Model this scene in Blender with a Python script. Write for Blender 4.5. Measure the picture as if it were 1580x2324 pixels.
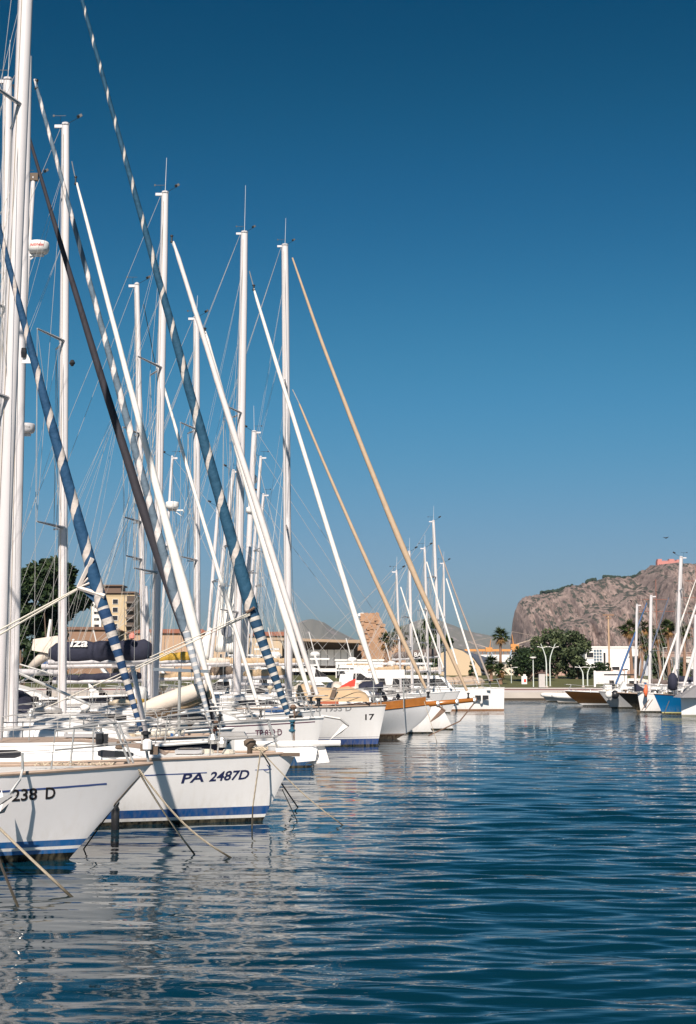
import bpy, math, random
from math import sin, cos, pi, radians, sqrt, floor
random.seed(7)
for o in list(bpy.data.objects): bpy.data.objects.remove(o)
SC = bpy.context.scene; COL = SC.collection
# ------------------------------------------------------------------ camera
HC = 2.75; F = 3228.0; HOR = 1525.0; CX, CY = 790.0, 1162.0      # camera height; picture units are 1580 x 2324
PITCH = math.atan((HOR-CY)/F)
cd = bpy.data.cameras.new('camera'); cam = bpy.data.objects.new('camera', cd); COL.objects.link(cam)
cam.location = (0, 0, HC); cam.rotation_euler = (pi/2+PITCH, 0, 0)
cd.sensor_fit = 'VERTICAL'; cd.sensor_height = 36; cd.sensor_width = 24.48; cd.lens = 50; cd.clip_start = .1; cd.clip_end = 40000
SC.camera = cam
# ------------------------------------------------------------------ sky, sun, exposure
SUN_EL, SUN_AZ = radians(40), radians(180+8)
w = bpy.data.worlds.new('World'); SC.world = w; w.use_nodes = True
nt = w.node_tree; nt.nodes.clear()
sky = nt.nodes.new('ShaderNodeTexSky'); sky.sky_type = 'NISHITA'; sky.sun_disc = False
sky.sun_elevation = SUN_EL; sky.sun_rotation = SUN_AZ
sky.altitude = 0; sky.air_density = 1.0; sky.dust_density = .6; sky.ozone_density = 2.2
bg = nt.nodes.new('ShaderNodeBackground'); bg.inputs[1].default_value = .072
wo = nt.nodes.new('ShaderNodeOutputWorld')
# film-like response of the sky: a tone curve for each channel of the sky colour
scl = nt.nodes.new('ShaderNodeMix'); scl.data_type = 'RGBA'; scl.blend_type = 'MULTIPLY'; scl.inputs[0].default_value = 1; scl.inputs[7].default_value = (.09, .09, .09, 1)
cv = nt.nodes.new('ShaderNodeRGBCurve')
for ch, pts in enumerate((((0, 0), (.081, 0), (.124, .002), (.252, .053), (.52, .222), (.8, .36)), ((0, 0), (.173, .052), (.249, .108), (.437, .272), (.655, .375), (.85, .45)), ((0, 0), (.338, .155), (.448, .278), (.596, .445), (.64, .490), (.9, .60)))):
    c_ = cv.mapping.curves[ch]
    c_.points[0].location = pts[0]; c_.points[1].location = pts[-1]
    for p_ in pts[1:-1]: c_.points.new(*p_)
cv.mapping.extend = 'HORIZONTAL'; cv.mapping.update()
nt.links.new(sky.outputs[0], scl.inputs[6]); nt.links.new(scl.outputs[2], cv.inputs['Color'])
up_ = nt.nodes.new('ShaderNodeVectorMath'); up_.operation = 'SCALE'; up_.inputs['Scale'].default_value = 1/(.10*2**.5)
nt.links.new(cv.outputs[0], up_.inputs[0]); bg.inputs[1].default_value = .10
nt.links.new(up_.outputs[0], bg.inputs[0]); nt.links.new(bg.outputs[0], wo.inputs[0])
sl = bpy.data.lights.new('sun', 'SUN'); sl.energy = 4.8; sl.angle = radians(.5); sl.color = (1, .90, .80)
so = bpy.data.objects.new('sun', sl); COL.objects.link(so)
so.rotation_euler = (pi/2-SUN_EL, 0, -SUN_AZ+pi); so.location = (-30, -60, 60)
SC.view_settings.view_transform = 'Standard'; SC.view_settings.look = 'None'
SC.view_settings.exposure = 0.5; SC.view_settings.gamma = 1; SC.view_settings.use_curve_mapping = False
SC.cycles.max_bounces = 6; SC.cycles.transparent_max_bounces = 6; SC.cycles.caustics_reflective = True; SC.cycles.sample_clamp_indirect = 4; SC.cycles.blur_glossy = .3
SC.cycles.use_denoising = True
# ------------------------------------------------------------------ helpers
def at(px, py, Y):
    """world point on the picture ray (px,py) at depth Y"""
    a = (px-CX)/F; b = (CY-py)/F
    dy = cos(PITCH)-b*sin(PITCH); dz = sin(PITCH)+b*cos(PITCH)
    k = Y/dy
    return (a*k, Y, HC+dz*k)
def water_at(px, py):
    Y = 30.0
    for _ in range(30):
        z = at(px, py, Y)[2]; Y = Y*HC/(HC-z) if z < HC else Y
    return at(px, py, Y)
def V(a, b): return tuple(p+q for p, q in zip(a, b))
def S(a, k): return tuple(p*k for p in a)
def sub(a, b): return tuple(p-q for p, q in zip(a, b))
def ln(a): return sqrt(sum(p*p for p in a)) or 1e-9
def nrm(a): return S(a, 1/ln(a))
def cross(a, b): return (a[1]*b[2]-a[2]*b[1], a[2]*b[0]-a[0]*b[2], a[0]*b[1]-a[1]*b[0])
def lerp(a, b, t): return a+(b-a)*t
class MB:
    def __init__(s): s.v = []; s.f = []; s.uv = {}; s.mi = []
    def add(s, vs, fs, mi=0):
        o = len(s.v); s.v += vs; s.f += [tuple(i+o for i in f) for f in fs]; s.mi += [mi]*len(fs); return o
    def tube(s, p, q, r, r2=None, n=6, cap=True, mi=0):
        return s.path([p, q], [r, r if r2 is None else r2], n, cap, mi)
    def path(s, pts, rs, n=6, cap=True, mi=0, flat=1.0, uv=False, thin=1.0):
        if not isinstance(rs, (list, tuple)): rs = [rs]*len(pts)
        base = len(s.v); rings = []; acc = 0
        up = (0, 0, 1)
        for i, p in enumerate(pts):
            d = nrm(sub(pts[min(i+1, len(pts)-1)], pts[max(i-1, 0)]))
            u = up if abs(d[2]) < .9 else (0, 1, 0)
            a = nrm(cross(d, u)); b = cross(a, d)
            if i: acc += ln(sub(pts[i], pts[i-1]))
            for k in range(n):
                t = 2*pi*k/n
                s.v.append(V(p, V(S(a, cos(t)*rs[i]*thin), S(b, sin(t)*rs[i]*flat))))
            rings.append(acc)
        for i in range(len(pts)-1):
            for k in range(n):
                k2 = (k+1) % n
                s.f.append((base+i*n+k, base+i*n+k2, base+(i+1)*n+k2, base+(i+1)*n+k)); s.mi.append(mi)
                if uv: s.uv[len(s.f)-1] = [(k/n, rings[i]), ((k+1)/n, rings[i]), ((k+1)/n, rings[i+1]), (k/n, rings[i+1])]
        if cap:
            s.f.append(tuple(base+k for k in range(n))[::-1]); s.f.append(tuple(base+(len(pts)-1)*n+k for k in range(n))); s.mi += [mi, mi]
    def box(s, c, sz, rz=0, mi=0, ry=0):
        x, y, z = sz[0]/2, sz[1]/2, sz[2]/2; vs = []
        for dx, dy, dz in ((-1,-1,-1),(1,-1,-1),(1,1,-1),(-1,1,-1),(-1,-1,1),(1,-1,1),(1,1,1),(-1,1,1)):
            X, Yy, Z = dx*x, dy*y, dz*z
            X, Z = X*cos(ry)+Z*sin(ry), -X*sin(ry)+Z*cos(ry)
            X, Yy = X*cos(rz)-Yy*sin(rz), X*sin(rz)+Yy*cos(rz)
            vs.append((c[0]+X, c[1]+Yy, c[2]+Z))
        s.add(vs, [(0,3,2,1),(4,5,6,7),(0,1,5,4),(1,2,6,5),(2,3,7,6),(3,0,4,7)], mi)
    def lathe(s, c, prof, n=12, mi=0, axis='z'):
        vs = []
        for r, h in prof:
            for k in range(n):
                t = 2*pi*k/n
                q = {'z': (cos(t)*r, sin(t)*r, h), 'x': (h, cos(t)*r, sin(t)*r), 'y': (cos(t)*r, h, sin(t)*r)}[axis]
                vs.append(V(c, q))
        fs = [(i*n+k, i*n+(k+1) % n, (i+1)*n+(k+1) % n, (i+1)*n+k) for i in range(len(prof)-1) for k in range(n)]
        fs += [tuple(range(n))[::-1], tuple((len(prof)-1)*n+k for k in range(n))]
        s.add(vs, fs, mi)
    def grid(s, rows, closed=False, mi=0):
        n = len(rows[0]); vs = [p for r in rows for p in r]
        fs = [(i*n+j, i*n+j+1, (i+1)*n+j+1, (i+1)*n+j) for i in range(len(rows)-1) for j in range(n-1)]
        s.add(vs, fs, mi)
    def prism(s, poly, h0, h1, axis='y', mi=0):
        """poly: 2-D outline in the plane across axis; thickness h0..h1"""
        def P(a, b, h): return {'y': (a, h, b), 'x': (h, a, b), 'z': (a, b, h)}[axis]
        n = len(poly); vs = [P(a, b, h0) for a, b in poly]+[P(a, b, h1) for a, b in poly]
        fs = [tuple(range(n))[::-1], tuple(range(n, 2*n))]+[(k, (k+1) % n, n+(k+1) % n, n+k) for k in range(n)]
        s.add(vs, fs, mi)
    def build(s, name, mat, parent=None, smooth=False):
        me = bpy.data.meshes.new(name); me.from_pydata(s.v, [], s.f)
        mats = mat if isinstance(mat, (list, tuple)) else [mat]
        for m in mats: me.materials.append(m)
        if len(mats) > 1: me.polygons.foreach_set('material_index', s.mi)
        if smooth: me.polygons.foreach_set('use_smooth', [True]*len(me.polygons))
        if s.uv:
            l = me.uv_layers.new(name='wrap')
            for p in me.polygons:
                if p.index in s.uv:
                    for li, u in zip(p.loop_indices, s.uv[p.index]): l.data[li].uv = u
        me.update()
        o = bpy.data.objects.new(name, me); COL.objects.link(o)
        if parent: o.parent = parent
        return o
def tag(o, label=None, cat=None, group=None, kind=None):
    if label: o['label'] = label
    if cat: o['category'] = cat
    if group: o['group'] = group
    if kind: o['kind'] = kind
    return o
def empty(name, loc, rz=0, label=None, cat=None, group=None):
    o = bpy.data.objects.new(name, None); COL.objects.link(o); o.location = loc; o.rotation_euler = (0, 0, rz)
    return tag(o, label, cat, group)
# ------------------------------------------------------------------ materials
def _mat(name):
    m = bpy.data.materials.new(name); m.use_nodes = True; n = m.node_tree
    return m, n, n.nodes['Principled BSDF']
MC = {}
def mat(name, col, rough=.5, metal=0, var=.12, scale=3.0, bump=0, spec=.5, coat=0):
    if name in MC: return MC[name]
    m, n, b = _mat(name)
    tc = n.nodes.new('ShaderNodeTexCoord'); no = n.nodes.new('ShaderNodeTexNoise')
    no.inputs['Scale'].default_value = scale; no.inputs['Detail'].default_value = 5
    n.links.new(tc.outputs['Object'], no.inputs['Vector'])
    mx = n.nodes.new('ShaderNodeMix'); mx.data_type = 'RGBA'
    mx.inputs[6].default_value = tuple(c*(1-var) for c in col)+(1,); mx.inputs[7].default_value = tuple(min(1, c*(1+var)) for c in col)+(1,)
    n.links.new(no.outputs['Fac'], mx.inputs[0]); n.links.new(mx.outputs[2], b.inputs['Base Color'])
    b.inputs['Roughness'].default_value = rough; b.inputs['Metallic'].default_value = metal
    b.inputs['Specular IOR Level'].default_value = spec; b.inputs['Coat Weight'].default_value = coat
    if bump:
        bp = n.nodes.new('ShaderNodeBump'); bp.inputs['Strength'].default_value = .6; bp.inputs['Distance'].default_value = bump
        n.links.new(no.outputs['Fac'], bp.inputs['Height']); n.links.new(bp.outputs[0], b.inputs['Normal'])
    MC[name] = m; return m
def hull_mat(name, bands, top, rough=.22, streak=.22):
    """bands: list of (z_upper, colour) from the keel up; then top colour. Faint rust and scum streaks run down."""
    m, n, b = _mat(name)
    tc = n.nodes.new('ShaderNodeTexCoord'); sx = n.nodes.new('ShaderNodeSeparateXYZ')
    n.links.new(tc.outputs['Object'], sx.inputs[0])
    mr = n.nodes.new('ShaderNodeMapRange'); mr.inputs[1].default_value = -.5; mr.inputs[2].default_value = 2.5
    n.links.new(sx.outputs[2], mr.inputs[0])
    cr = n.nodes.new('ShaderNodeValToRGB'); cr.color_ramp.interpolation = 'CONSTANT'; e = cr.color_ramp.elements
    prev = 0.0; cols = [c for z, c in bands]+[top]; zs = [-.5]+[z for z, c in bands]
    e[0].position = 0; e[0].color = cols[0]+(1,)
    e[1].position = (zs[1]+.5)/3 if len(zs) > 1 else .01; e[1].color = cols[min(1, len(cols)-1)]+(1,)
    for i in range(2, len(cols)):
        x = e.new((zs[i]+.5)/3); x.color = cols[i]+(1,)
    n.links.new(mr.outputs[0], cr.inputs[0])
    mp = n.nodes.new('ShaderNodeMapping'); mp.inputs['Scale'].default_value = (6, 6, .7); n.links.new(tc.outputs['Object'], mp.inputs[0])
    no = n.nodes.new('ShaderNodeTexNoise'); no.inputs['Scale'].default_value = 1.3; no.inputs['Detail'].default_value = 6
    n.links.new(mp.outputs[0], no.inputs['Vector'])
    r2 = n.nodes.new('ShaderNodeMapRange'); r2.inputs[1].default_value = .5; r2.inputs[2].default_value = .8; r2.inputs[4].default_value = streak
    n.links.new(no.outputs['Fac'], r2.inputs[0])
    mx = n.nodes.new('ShaderNodeMix'); mx.data_type = 'RGBA'; mx.blend_type = 'MULTIPLY'
    mx.inputs[7].default_value = (.80, .74, .66, 1)
    n.links.new(r2.outputs[0], mx.inputs[0]); n.links.new(cr.outputs[0], mx.inputs[6]); n.links.new(mx.outputs[2], b.inputs['Base Color'])
    zr = n.nodes.new('ShaderNodeMapRange'); zr.inputs[1].default_value = .62; zr.inputs[2].default_value = .05; zr.inputs[4].default_value = 1; n.links.new(sx.outputs[2], zr.inputs[0])
    n3 = n.nodes.new('ShaderNodeTexNoise'); n3.inputs['Scale'].default_value = 2.2; n3.inputs['Detail'].default_value = 7; n.links.new(mp.outputs[0], n3.inputs['Vector'])
    q3 = n.nodes.new('ShaderNodeMapRange'); q3.inputs[1].default_value = .38; q3.inputs[2].default_value = .72; q3.inputs[4].default_value = .28; n.links.new(n3.outputs['Fac'], q3.inputs[0])
    q4 = n.nodes.new('ShaderNodeMath'); q4.operation = 'MULTIPLY'; n.links.new(zr.outputs[0], q4.inputs[0]); n.links.new(q3.outputs[0], q4.inputs[1])
    sc_ = n.nodes.new('ShaderNodeMix'); sc_.data_type = 'RGBA'; sc_.inputs[7].default_value = (.40, .34, .22, 1)
    n.links.new(q4.outputs[0], sc_.inputs[0]); n.links.new(mx.outputs[2], sc_.inputs[6]); n.links.new(sc_.outputs[2], b.inputs['Base Color'])
    b.inputs['Roughness'].default_value = rough
    n2 = n.nodes.new('ShaderNodeTexNoise'); n2.inputs['Scale'].default_value = .9; n.links.new(tc.outputs['Object'], n2.inputs['Vector'])
    bp = n.nodes.new('ShaderNodeBump'); bp.inputs['Strength'].default_value = .35; bp.inputs['Distance'].default_value = .02
    n.links.new(n2.outputs['Fac'], bp.inputs['Height']); n.links.new(bp.outputs[0], b.inputs['Normal'])
    return m
def wrap_mat(name, A, B, pitch, frac, rings=False, rough=.75):
    """sailcloth with a strip of another colour wound round it"""
    m, n, b = _mat(name)
    uv = n.nodes.new('ShaderNodeUVMap'); uv.uv_map = 'wrap'; sx = n.nodes.new('ShaderNodeSeparateXYZ'); n.links.new(uv.outputs[0], sx.inputs[0])
    dv = n.nodes.new('ShaderNodeMath'); dv.operation = 'DIVIDE'; dv.inputs[1].default_value = pitch; n.links.new(sx.outputs[1], dv.inputs[0])
    ad = n.nodes.new('ShaderNodeMath'); ad.operation = 'ADD'
    n.links.new(dv.outputs[0], ad.inputs[0])
    if rings:
        k = n.nodes.new('ShaderNodeMath'); k.operation = 'MULTIPLY'; k.inputs[1].default_value = 0.0; n.links.new(sx.outputs[0], k.inputs[0]); n.links.new(k.outputs[0], ad.inputs[1])
    else: n.links.new(sx.outputs[0], ad.inputs[1])
    t0 = n.nodes.new('ShaderNodeTexCoord'); nn = n.nodes.new('ShaderNodeTexNoise'); nn.inputs['Scale'].default_value = 1.1; nn.inputs['Detail'].default_value = 3; n.links.new(t0.outputs['Object'], nn.inputs['Vector'])
    jt = n.nodes.new('ShaderNodeMath'); jt.operation = 'MULTIPLY_ADD'; jt.inputs[1].default_value = .5 if rings else .7; n.links.new(nn.outputs['Fac'], jt.inputs[0]); n.links.new(ad.outputs[0], jt.inputs[2])
    fr = n.nodes.new('ShaderNodeMath'); fr.operation = 'FRACT'; n.links.new(jt.outputs[0], fr.inputs[0])
    lt = n.nodes.new('ShaderNodeMath'); lt.operation = 'LESS_THAN'; lt.inputs[1].default_value = frac; n.links.new(fr.outputs[0], lt.inputs[0])
    tc = n.nodes.new('ShaderNodeTexCoord'); no = n.nodes.new('ShaderNodeTexNoise'); no.inputs['Scale'].default_value = 5; no.inputs['Detail'].default_value = 4
    n.links.new(tc.outputs['Object'], no.inputs['Vector'])
    mx = n.nodes.new('ShaderNodeMix'); mx.data_type = 'RGBA'; mx.inputs[6].default_value = A+(1,); mx.inputs[7].default_value = B+(1,)
    n.links.new(lt.outputs[0], mx.inputs[0])
    m2 = n.nodes.new('ShaderNodeMix'); m2.data_type = 'RGBA'; m2.blend_type = 'MULTIPLY'; m2.inputs[7].default_value = (.72, .74, .78, 1)
    n.links.new(no.outputs['Fac'], m2.inputs[0]); n.links.new(mx.outputs[2], m2.inputs[6]); n.links.new(m2.outputs[2], b.inputs['Base Color'])
    b.inputs['Roughness'].default_value = rough; b.inputs['Specular IOR Level'].default_value = .2
    bp = n.nodes.new('ShaderNodeBump'); bp.inputs['Strength'].default_value = .9; bp.inputs['Distance'].default_value = .06
    n.links.new(no.outputs['Fac'], bp.inputs['Height']); n.links.new(bp.outputs[0], b.inputs['Normal'])
    return m
WHITE = (.82, .80, .78)
M_gel = mat('gelcoat', (.78, .77, .755), .3, var=.05, scale=1.5)
M_deck = mat('deck_nonskid', (.66, .64, .61), .6, var=.1, scale=6)
M_teak = mat('teak_deck', (.36, .27, .21), .7, var=.25, scale=9)
M_mast = mat('mast_paint', (.60, .575, .58), .45, var=.05, scale=2)
M_alu = mat('bare_aluminium', (.58, .57, .57), .38, metal=.7, var=.1)
M_steel = mat('stainless_steel', (.55, .54, .52), .25, metal=.55, var=.15, scale=8)
M_wire = mat('rigging_wire', (.50, .48, .46), .45, metal=.2, var=.3)
M_black = mat('black_plastic', (.02, .02, .022), .4)
M_glass = mat('dark_window', (.03, .028, .03), .08, var=.2)
M_rope = mat('tan_rope', (.50, .42, .31), .85, var=.3, scale=20)
M_ropew = mat('pale_rope', (.62, .58, .5), .85, var=.2, scale=20)
M_roped = mat('wet_dark_rope', (.07, .055, .04), .7, var=.3, scale=20)
M_navy = mat('navy_canvas', (.018, .02, .04), .85, var=.25, scale=4, bump=.03)
M_blue = mat('blue_canvas', (.02, .08, .22), .8, var=.2, scale=4, bump=.03)
M_tan = mat('tan_canvas', (.46, .33, .20), .85, var=.15, scale=3, bump=.05)
M_brown = mat('brown_canvas', (.13, .095, .07), .85, var=.2, scale=3, bump=.04)
M_taupe = mat('taupe_canvas', (.125, .095, .085), .85, var=.15, scale=3, bump=.04)
M_yel = mat('yellow_canvas', (.50, .30, .04), .8, var=.15, scale=3, bump=.04)
M_cream = mat('cream_canvas', (.62, .54, .46), .85, var=.12, scale=3, bump=.05)
M_sail = mat('white_sailcloth', (.78, .75, .70), .7, var=.1, scale=3, bump=.03)
M_sailg = mat('grey_white_sailcloth', (.66, .62, .60), .7, var=.12, scale=3, bump=.03)
M_tansail = mat('tan_sailcloth', (.48, .355, .24), .8, var=.15, scale=4, bump=.02)
M_dsail = mat('dark_uv_cloth', (.026, .024, .032), .8, var=.3, scale=4, bump=.02)
M_varn = mat('varnished_wood', (.36, .13, .025), .25, var=.3, scale=6, coat=.6)
M_red = mat('red_cloth', (.75, .05, .03), .7)
M_orange = mat('orange_plastic', (.75, .16, .06), .6)
M_letter = mat('black_lettering', (.025, .02, .02), .5)
M_lettern = mat('navy_lettering', (.02, .025, .09), .5)
M_lettero = mat('maroon_lettering', (.12, .04, .07), .5)
M_letterg = mat('faded_grey_lettering', (.32, .31, .31), .6)
M_anchor = mat('galvanised_anchor', (.42, .41, .40), .5, metal=.5, var=.2)
M_chain = mat('rusty_chain', (.16, .10, .07), .8, var=.3, scale=30)
M_concrete = mat('quay_concrete', (.46, .41, .36), .85, var=.2, scale=.6, bump=.02)
M_stripeline = mat('blue_line_paint', (.06, .10, .28), .35)
BL, BK, WH = (.015, .07, .26), (.012, .013, .012), WHITE
# ------------------------------------------------------------------ water
def make_water():
    m, n, b = _mat('harbour_water')
    b.inputs['Base Color'].default_value = (.001, .021, .035, 1); b.inputs['Roughness'].default_value = .02; b.inputs['IOR'].default_value = 1.33
    tc = n.nodes.new('ShaderNodeTexCoord')
    def layer(sx, sy, rot, detail, dist=0, off=0, typ='NOISE'):
        mp = n.nodes.new('ShaderNodeMapping'); mp.inputs['Scale'].default_value = (sx, sy, 1); mp.inputs['Rotation'].default_value = (0, 0, rot)
        mp.inputs['Location'].default_value = (off, off*.7, off*.3)
        n.links.new(tc.outputs['Object'], mp.inputs[0])
        t = n.nodes.new('ShaderNodeTexNoise'); t.inputs['Scale'].default_value = 1; t.inputs['Detail'].default_value = detail; t.inputs['Distortion'].default_value = dist
        t.inputs['Roughness'].default_value = .45
        n.links.new(mp.outputs[0], t.inputs['Vector']); return t.outputs['Fac']
    def mul(a, k):
        q = n.nodes.new('ShaderNodeMath'); q.operation = 'MULTIPLY'; n.links.new(a, q.inputs[0])
        if isinstance(k, (int, float)): q.inputs[1].default_value = k
        else: n.links.new(k, q.inputs[1])
        return q.outputs[0]
    def add(a, c):
        q = n.nodes.new('ShaderNodeMath'); q.operation = 'ADD'; n.links.new(a, q.inputs[0]); n.links.new(c, q.inputs[1]); return q.outputs[0]
    # wind patches: calm by the hulls, rougher in open water
    pat = layer(.05, .11, .2, 2, 0, 5)
    pr = n.nodes.new('ShaderNodeMapRange'); pr.inputs[1].default_value = .35; pr.inputs[2].default_value = .65; pr.inputs[3].default_value = .55; pr.inputs[4].default_value = 1.25
    n.links.new(pat, pr.inputs[0])
    # lee of the moored hulls is calmer than the open fairway on the right
    sx = n.nodes.new('ShaderNodeSeparateXYZ'); n.links.new(tc.outputs['Object'], sx.inputs[0])
    xy = n.nodes.new('ShaderNodeMath'); xy.operation = 'MULTIPLY_ADD'; xy.inputs[1].default_value = -.13; n.links.new(sx.outputs[1], xy.inputs[0]); n.links.new(sx.outputs[0], xy.inputs[2])
    lee = n.nodes.new('ShaderNodeMapRange'); lee.inputs[1].default_value = -4.5; lee.inputs[2].default_value = -.5; lee.inputs[3].default_value = .35; lee.inputs[4].default_value = 1.25; lee.interpolation_type = 'SMOOTHSTEP'
    n.links.new(xy.outputs[0], lee.inputs[0])
    far = n.nodes.new('ShaderNodeMapRange'); far.inputs[1].default_value = 18; far.inputs[2].default_value = 80; far.inputs[3].default_value = .25; far.inputs[4].default_value = 1.6
    n.links.new(sx.outputs[1], far.inputs[0])
    a = mul(layer(.11, .45, .06, 1, .4, 1), .03)
    c = mul(mul(mul(layer(.5, 1.9, -.08, 1.5, .6, 9), .045), lee.outputs[0]), far.outputs[0])
    d = mul(mul(mul(layer(1.7, 6.5, .12, 2, .4, 20), .0085), pr.outputs[0]), lee.outputs[0])
    h = add(add(a, c), d)
    bp = n.nodes.new('ShaderNodeBump'); bp.inputs['Strength'].default_value = 1; bp.inputs['Distance'].default_value = 1.0
    n.links.new(h, bp.inputs['Height']); n.links.new(bp.outputs[0], b.inputs['Normal'])
    import numpy as np
    rng = np.random.RandomState(11)
    ys = [-60.0, -20.0, 2.0, 8.0]; y = 9.5
    while y < 146: ys.append(y); y += .02+.00008*y*y
    ys += [146.5, 200, 320, 700]; ys = np.array(ys)
    u = np.linspace(-1, 1, 661); side = np.array([3.0, 8, 20, 60, 150, 500.0])
    dy = np.gradient(ys); X = []
    for yy in ys:
        hw = .27*max(yy, 9.5)+1.6; X.append(np.concatenate([-(hw+side[::-1]), u*hw, hw+side]))
    X = np.array(X); Y = np.repeat(ys[:, None], X.shape[1], 1); Z = np.zeros_like(X)
    t = np.clip((X-.13*Y+4.5)/4.0, 0, 1); leef = .24+.76*t*t*(3-2*t)
    gust = .75+.5*(.5+.5*np.sin(X*.21+Y*.09+1.3)*np.sin(Y*.17-X*.06))
    lams = np.exp(np.linspace(np.log(.17), np.log(1.9), 56)); res = np.maximum(dy, .02)[:, None]
    for i, lam in enumerate(lams):
        th = rng.normal(0, .24)+.05; k = 2*np.pi/lam; kx, ky = k*np.sin(th), k*np.cos(th); ph = rng.uniform(0, 6.28)
        slope = .0275*(1.2 if .26 < lam < .62 else (.62 if lam > .62 else .5)); fade = np.clip((lam/res-3.0)/3.0, 0, 1)
        lf = leef if lam < .8 else .35+.65*leef
        Z += fade*lf*gust*slope/k*np.sin(kx*X+ky*Y+ph+.8*np.sin(.9*X*np.cos(th)+ph*3))
    Z[:5] = 0; Z[-5:] = 0; Z[:, :6] = 0; Z[:, -6:] = 0
    me = bpy.data.meshes.new('water'); R, Cn = X.shape
    me.vertices.add(R*Cn); me.vertices.foreach_set('co', np.stack([X, Y, Z], -1).ravel().astype('f4'))
    i, j = np.meshgrid(np.arange(R-1), np.arange(Cn-1), indexing='ij'); v0 = (i*Cn+j).ravel()
    F_ = np.stack([v0, v0+1, v0+Cn+1, v0+Cn], -1).astype('i4'); nf = len(F_)
    me.loops.add(nf*4); me.loops.foreach_set('vertex_index', F_.ravel()); me.polygons.add(nf)
    me.polygons.foreach_set('loop_start', np.arange(nf, dtype='i4')*4); me.polygons.foreach_set('loop_total', np.full(nf, 4, 'i4'))
    me.materials.append(m); me.update(); me.polygons.foreach_set('use_smooth', np.ones(nf, bool)); me.validate()
    o = bpy.data.objects.new('water', me); COL.objects.link(o); tag(o, 'rippled dark blue harbour water', kind='structure')
make_water()
# ------------------------------------------------------------------ land, quay, hills
def ground():
    q = MB()   # one sheet of land from the quay to the horizon
    q.add([(-900, 141.3, .74), (160, 141.3, .74), (160, 182, .76), (-900, 182, .76)], [(0, 1, 2, 3)])
    tag(q.build('quay_pavement', mat('pale_paving', (.62, .55, .50), .85, var=.12, scale=.5)), 'pale paved quay top', kind='structure')
    q = MB(); q.box((-370, 141.0, -.2), (1060, .6, 1.9)); tag(q.build('quay_wall', M_concrete), 'concrete quay wall', kind='structure')
    q = MB(); q.box((-370, 140.72, .02), (1060, .06, .36)); tag(q.build('quay_tide_band', mat('wet_weed', (.05, .035, .02), .6)), 'dark weed band at the waterline', kind='structure')
    q = MB(); q.box((-370, 159, .80), (1060, .35, .12)); tag(q.build('quay_kerb', mat('dark_kerb', (.13, .05, .05), .8)), 'dark red kerb along the quay', kind='structure')
    q = MB(); rows = []
    for j in range(24):
        Y = 182+j*j*.35+j*1.5; rows.append([(-900+i*44, Y, .78+min(1.5, (Y-182)*.028)+.12*sin(i*.9+j)) for i in range(60)])
    q.grid(rows)
    m = mat('lawn', (.085, .088, .026), .95, var=.45, scale=.25)
    tag(q.build('lawn', m, None, True), 'low green lawn behind the quay', kind='structure')
    q = MB(); q.add([(-4000, 370, 1.2), (4000, 370, 1.2), (4000, 9000, 1.2), (-4000, 9000, 1.2)], [(0, 1, 2, 3)])
    q.add([(160, 120, .9), (700, 120, .9), (700, 372, 1.1), (160, 372, 1.1)], [(0, 1, 2, 3)])
    tag(q.build('ground', mat('dry_earth', (.20, .17, .12), .95, var=.2, scale=.05)), kind='structure')
ground()
def noise1(x, seed=0):
    i = floor(x); f = x-i; f = f*f*(3-2*f)
    def r(k): return (sin(k*127.1+seed*311.7)*43758.5453) % 1
    return lerp(r(i), r(i+1), f)
def noise2(x, y, seed=0):
    i = floor(x); j = floor(y); f = x-i; g = y-j; f = f*f*(3-2*f); g = g*g*(3-2*g)
    def r(a, b): return (sin(a*127.1+b*269.5+seed*311.7)*43758.5453) % 1
    return lerp(lerp(r(i, j), r(i+1, j), f), lerp(r(i, j+1), r(i+1, j+1), f), g)
def fbm(x, y, seed=0, o=5):
    s = 0; a = .5
    for k in range(o): s += a*noise2(x, y, seed+k); x *= 2.03; y *= 2.03; a *= .5
    return s
def interp(prof, x):
    if x <= prof[0][0]: return prof[0][1]
    for (a, b), (c, d) in zip(prof, prof[1:]):
        if x <= c: return lerp(b, d, (x-a)/(c-a))
    return prof[-1][1]
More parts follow.
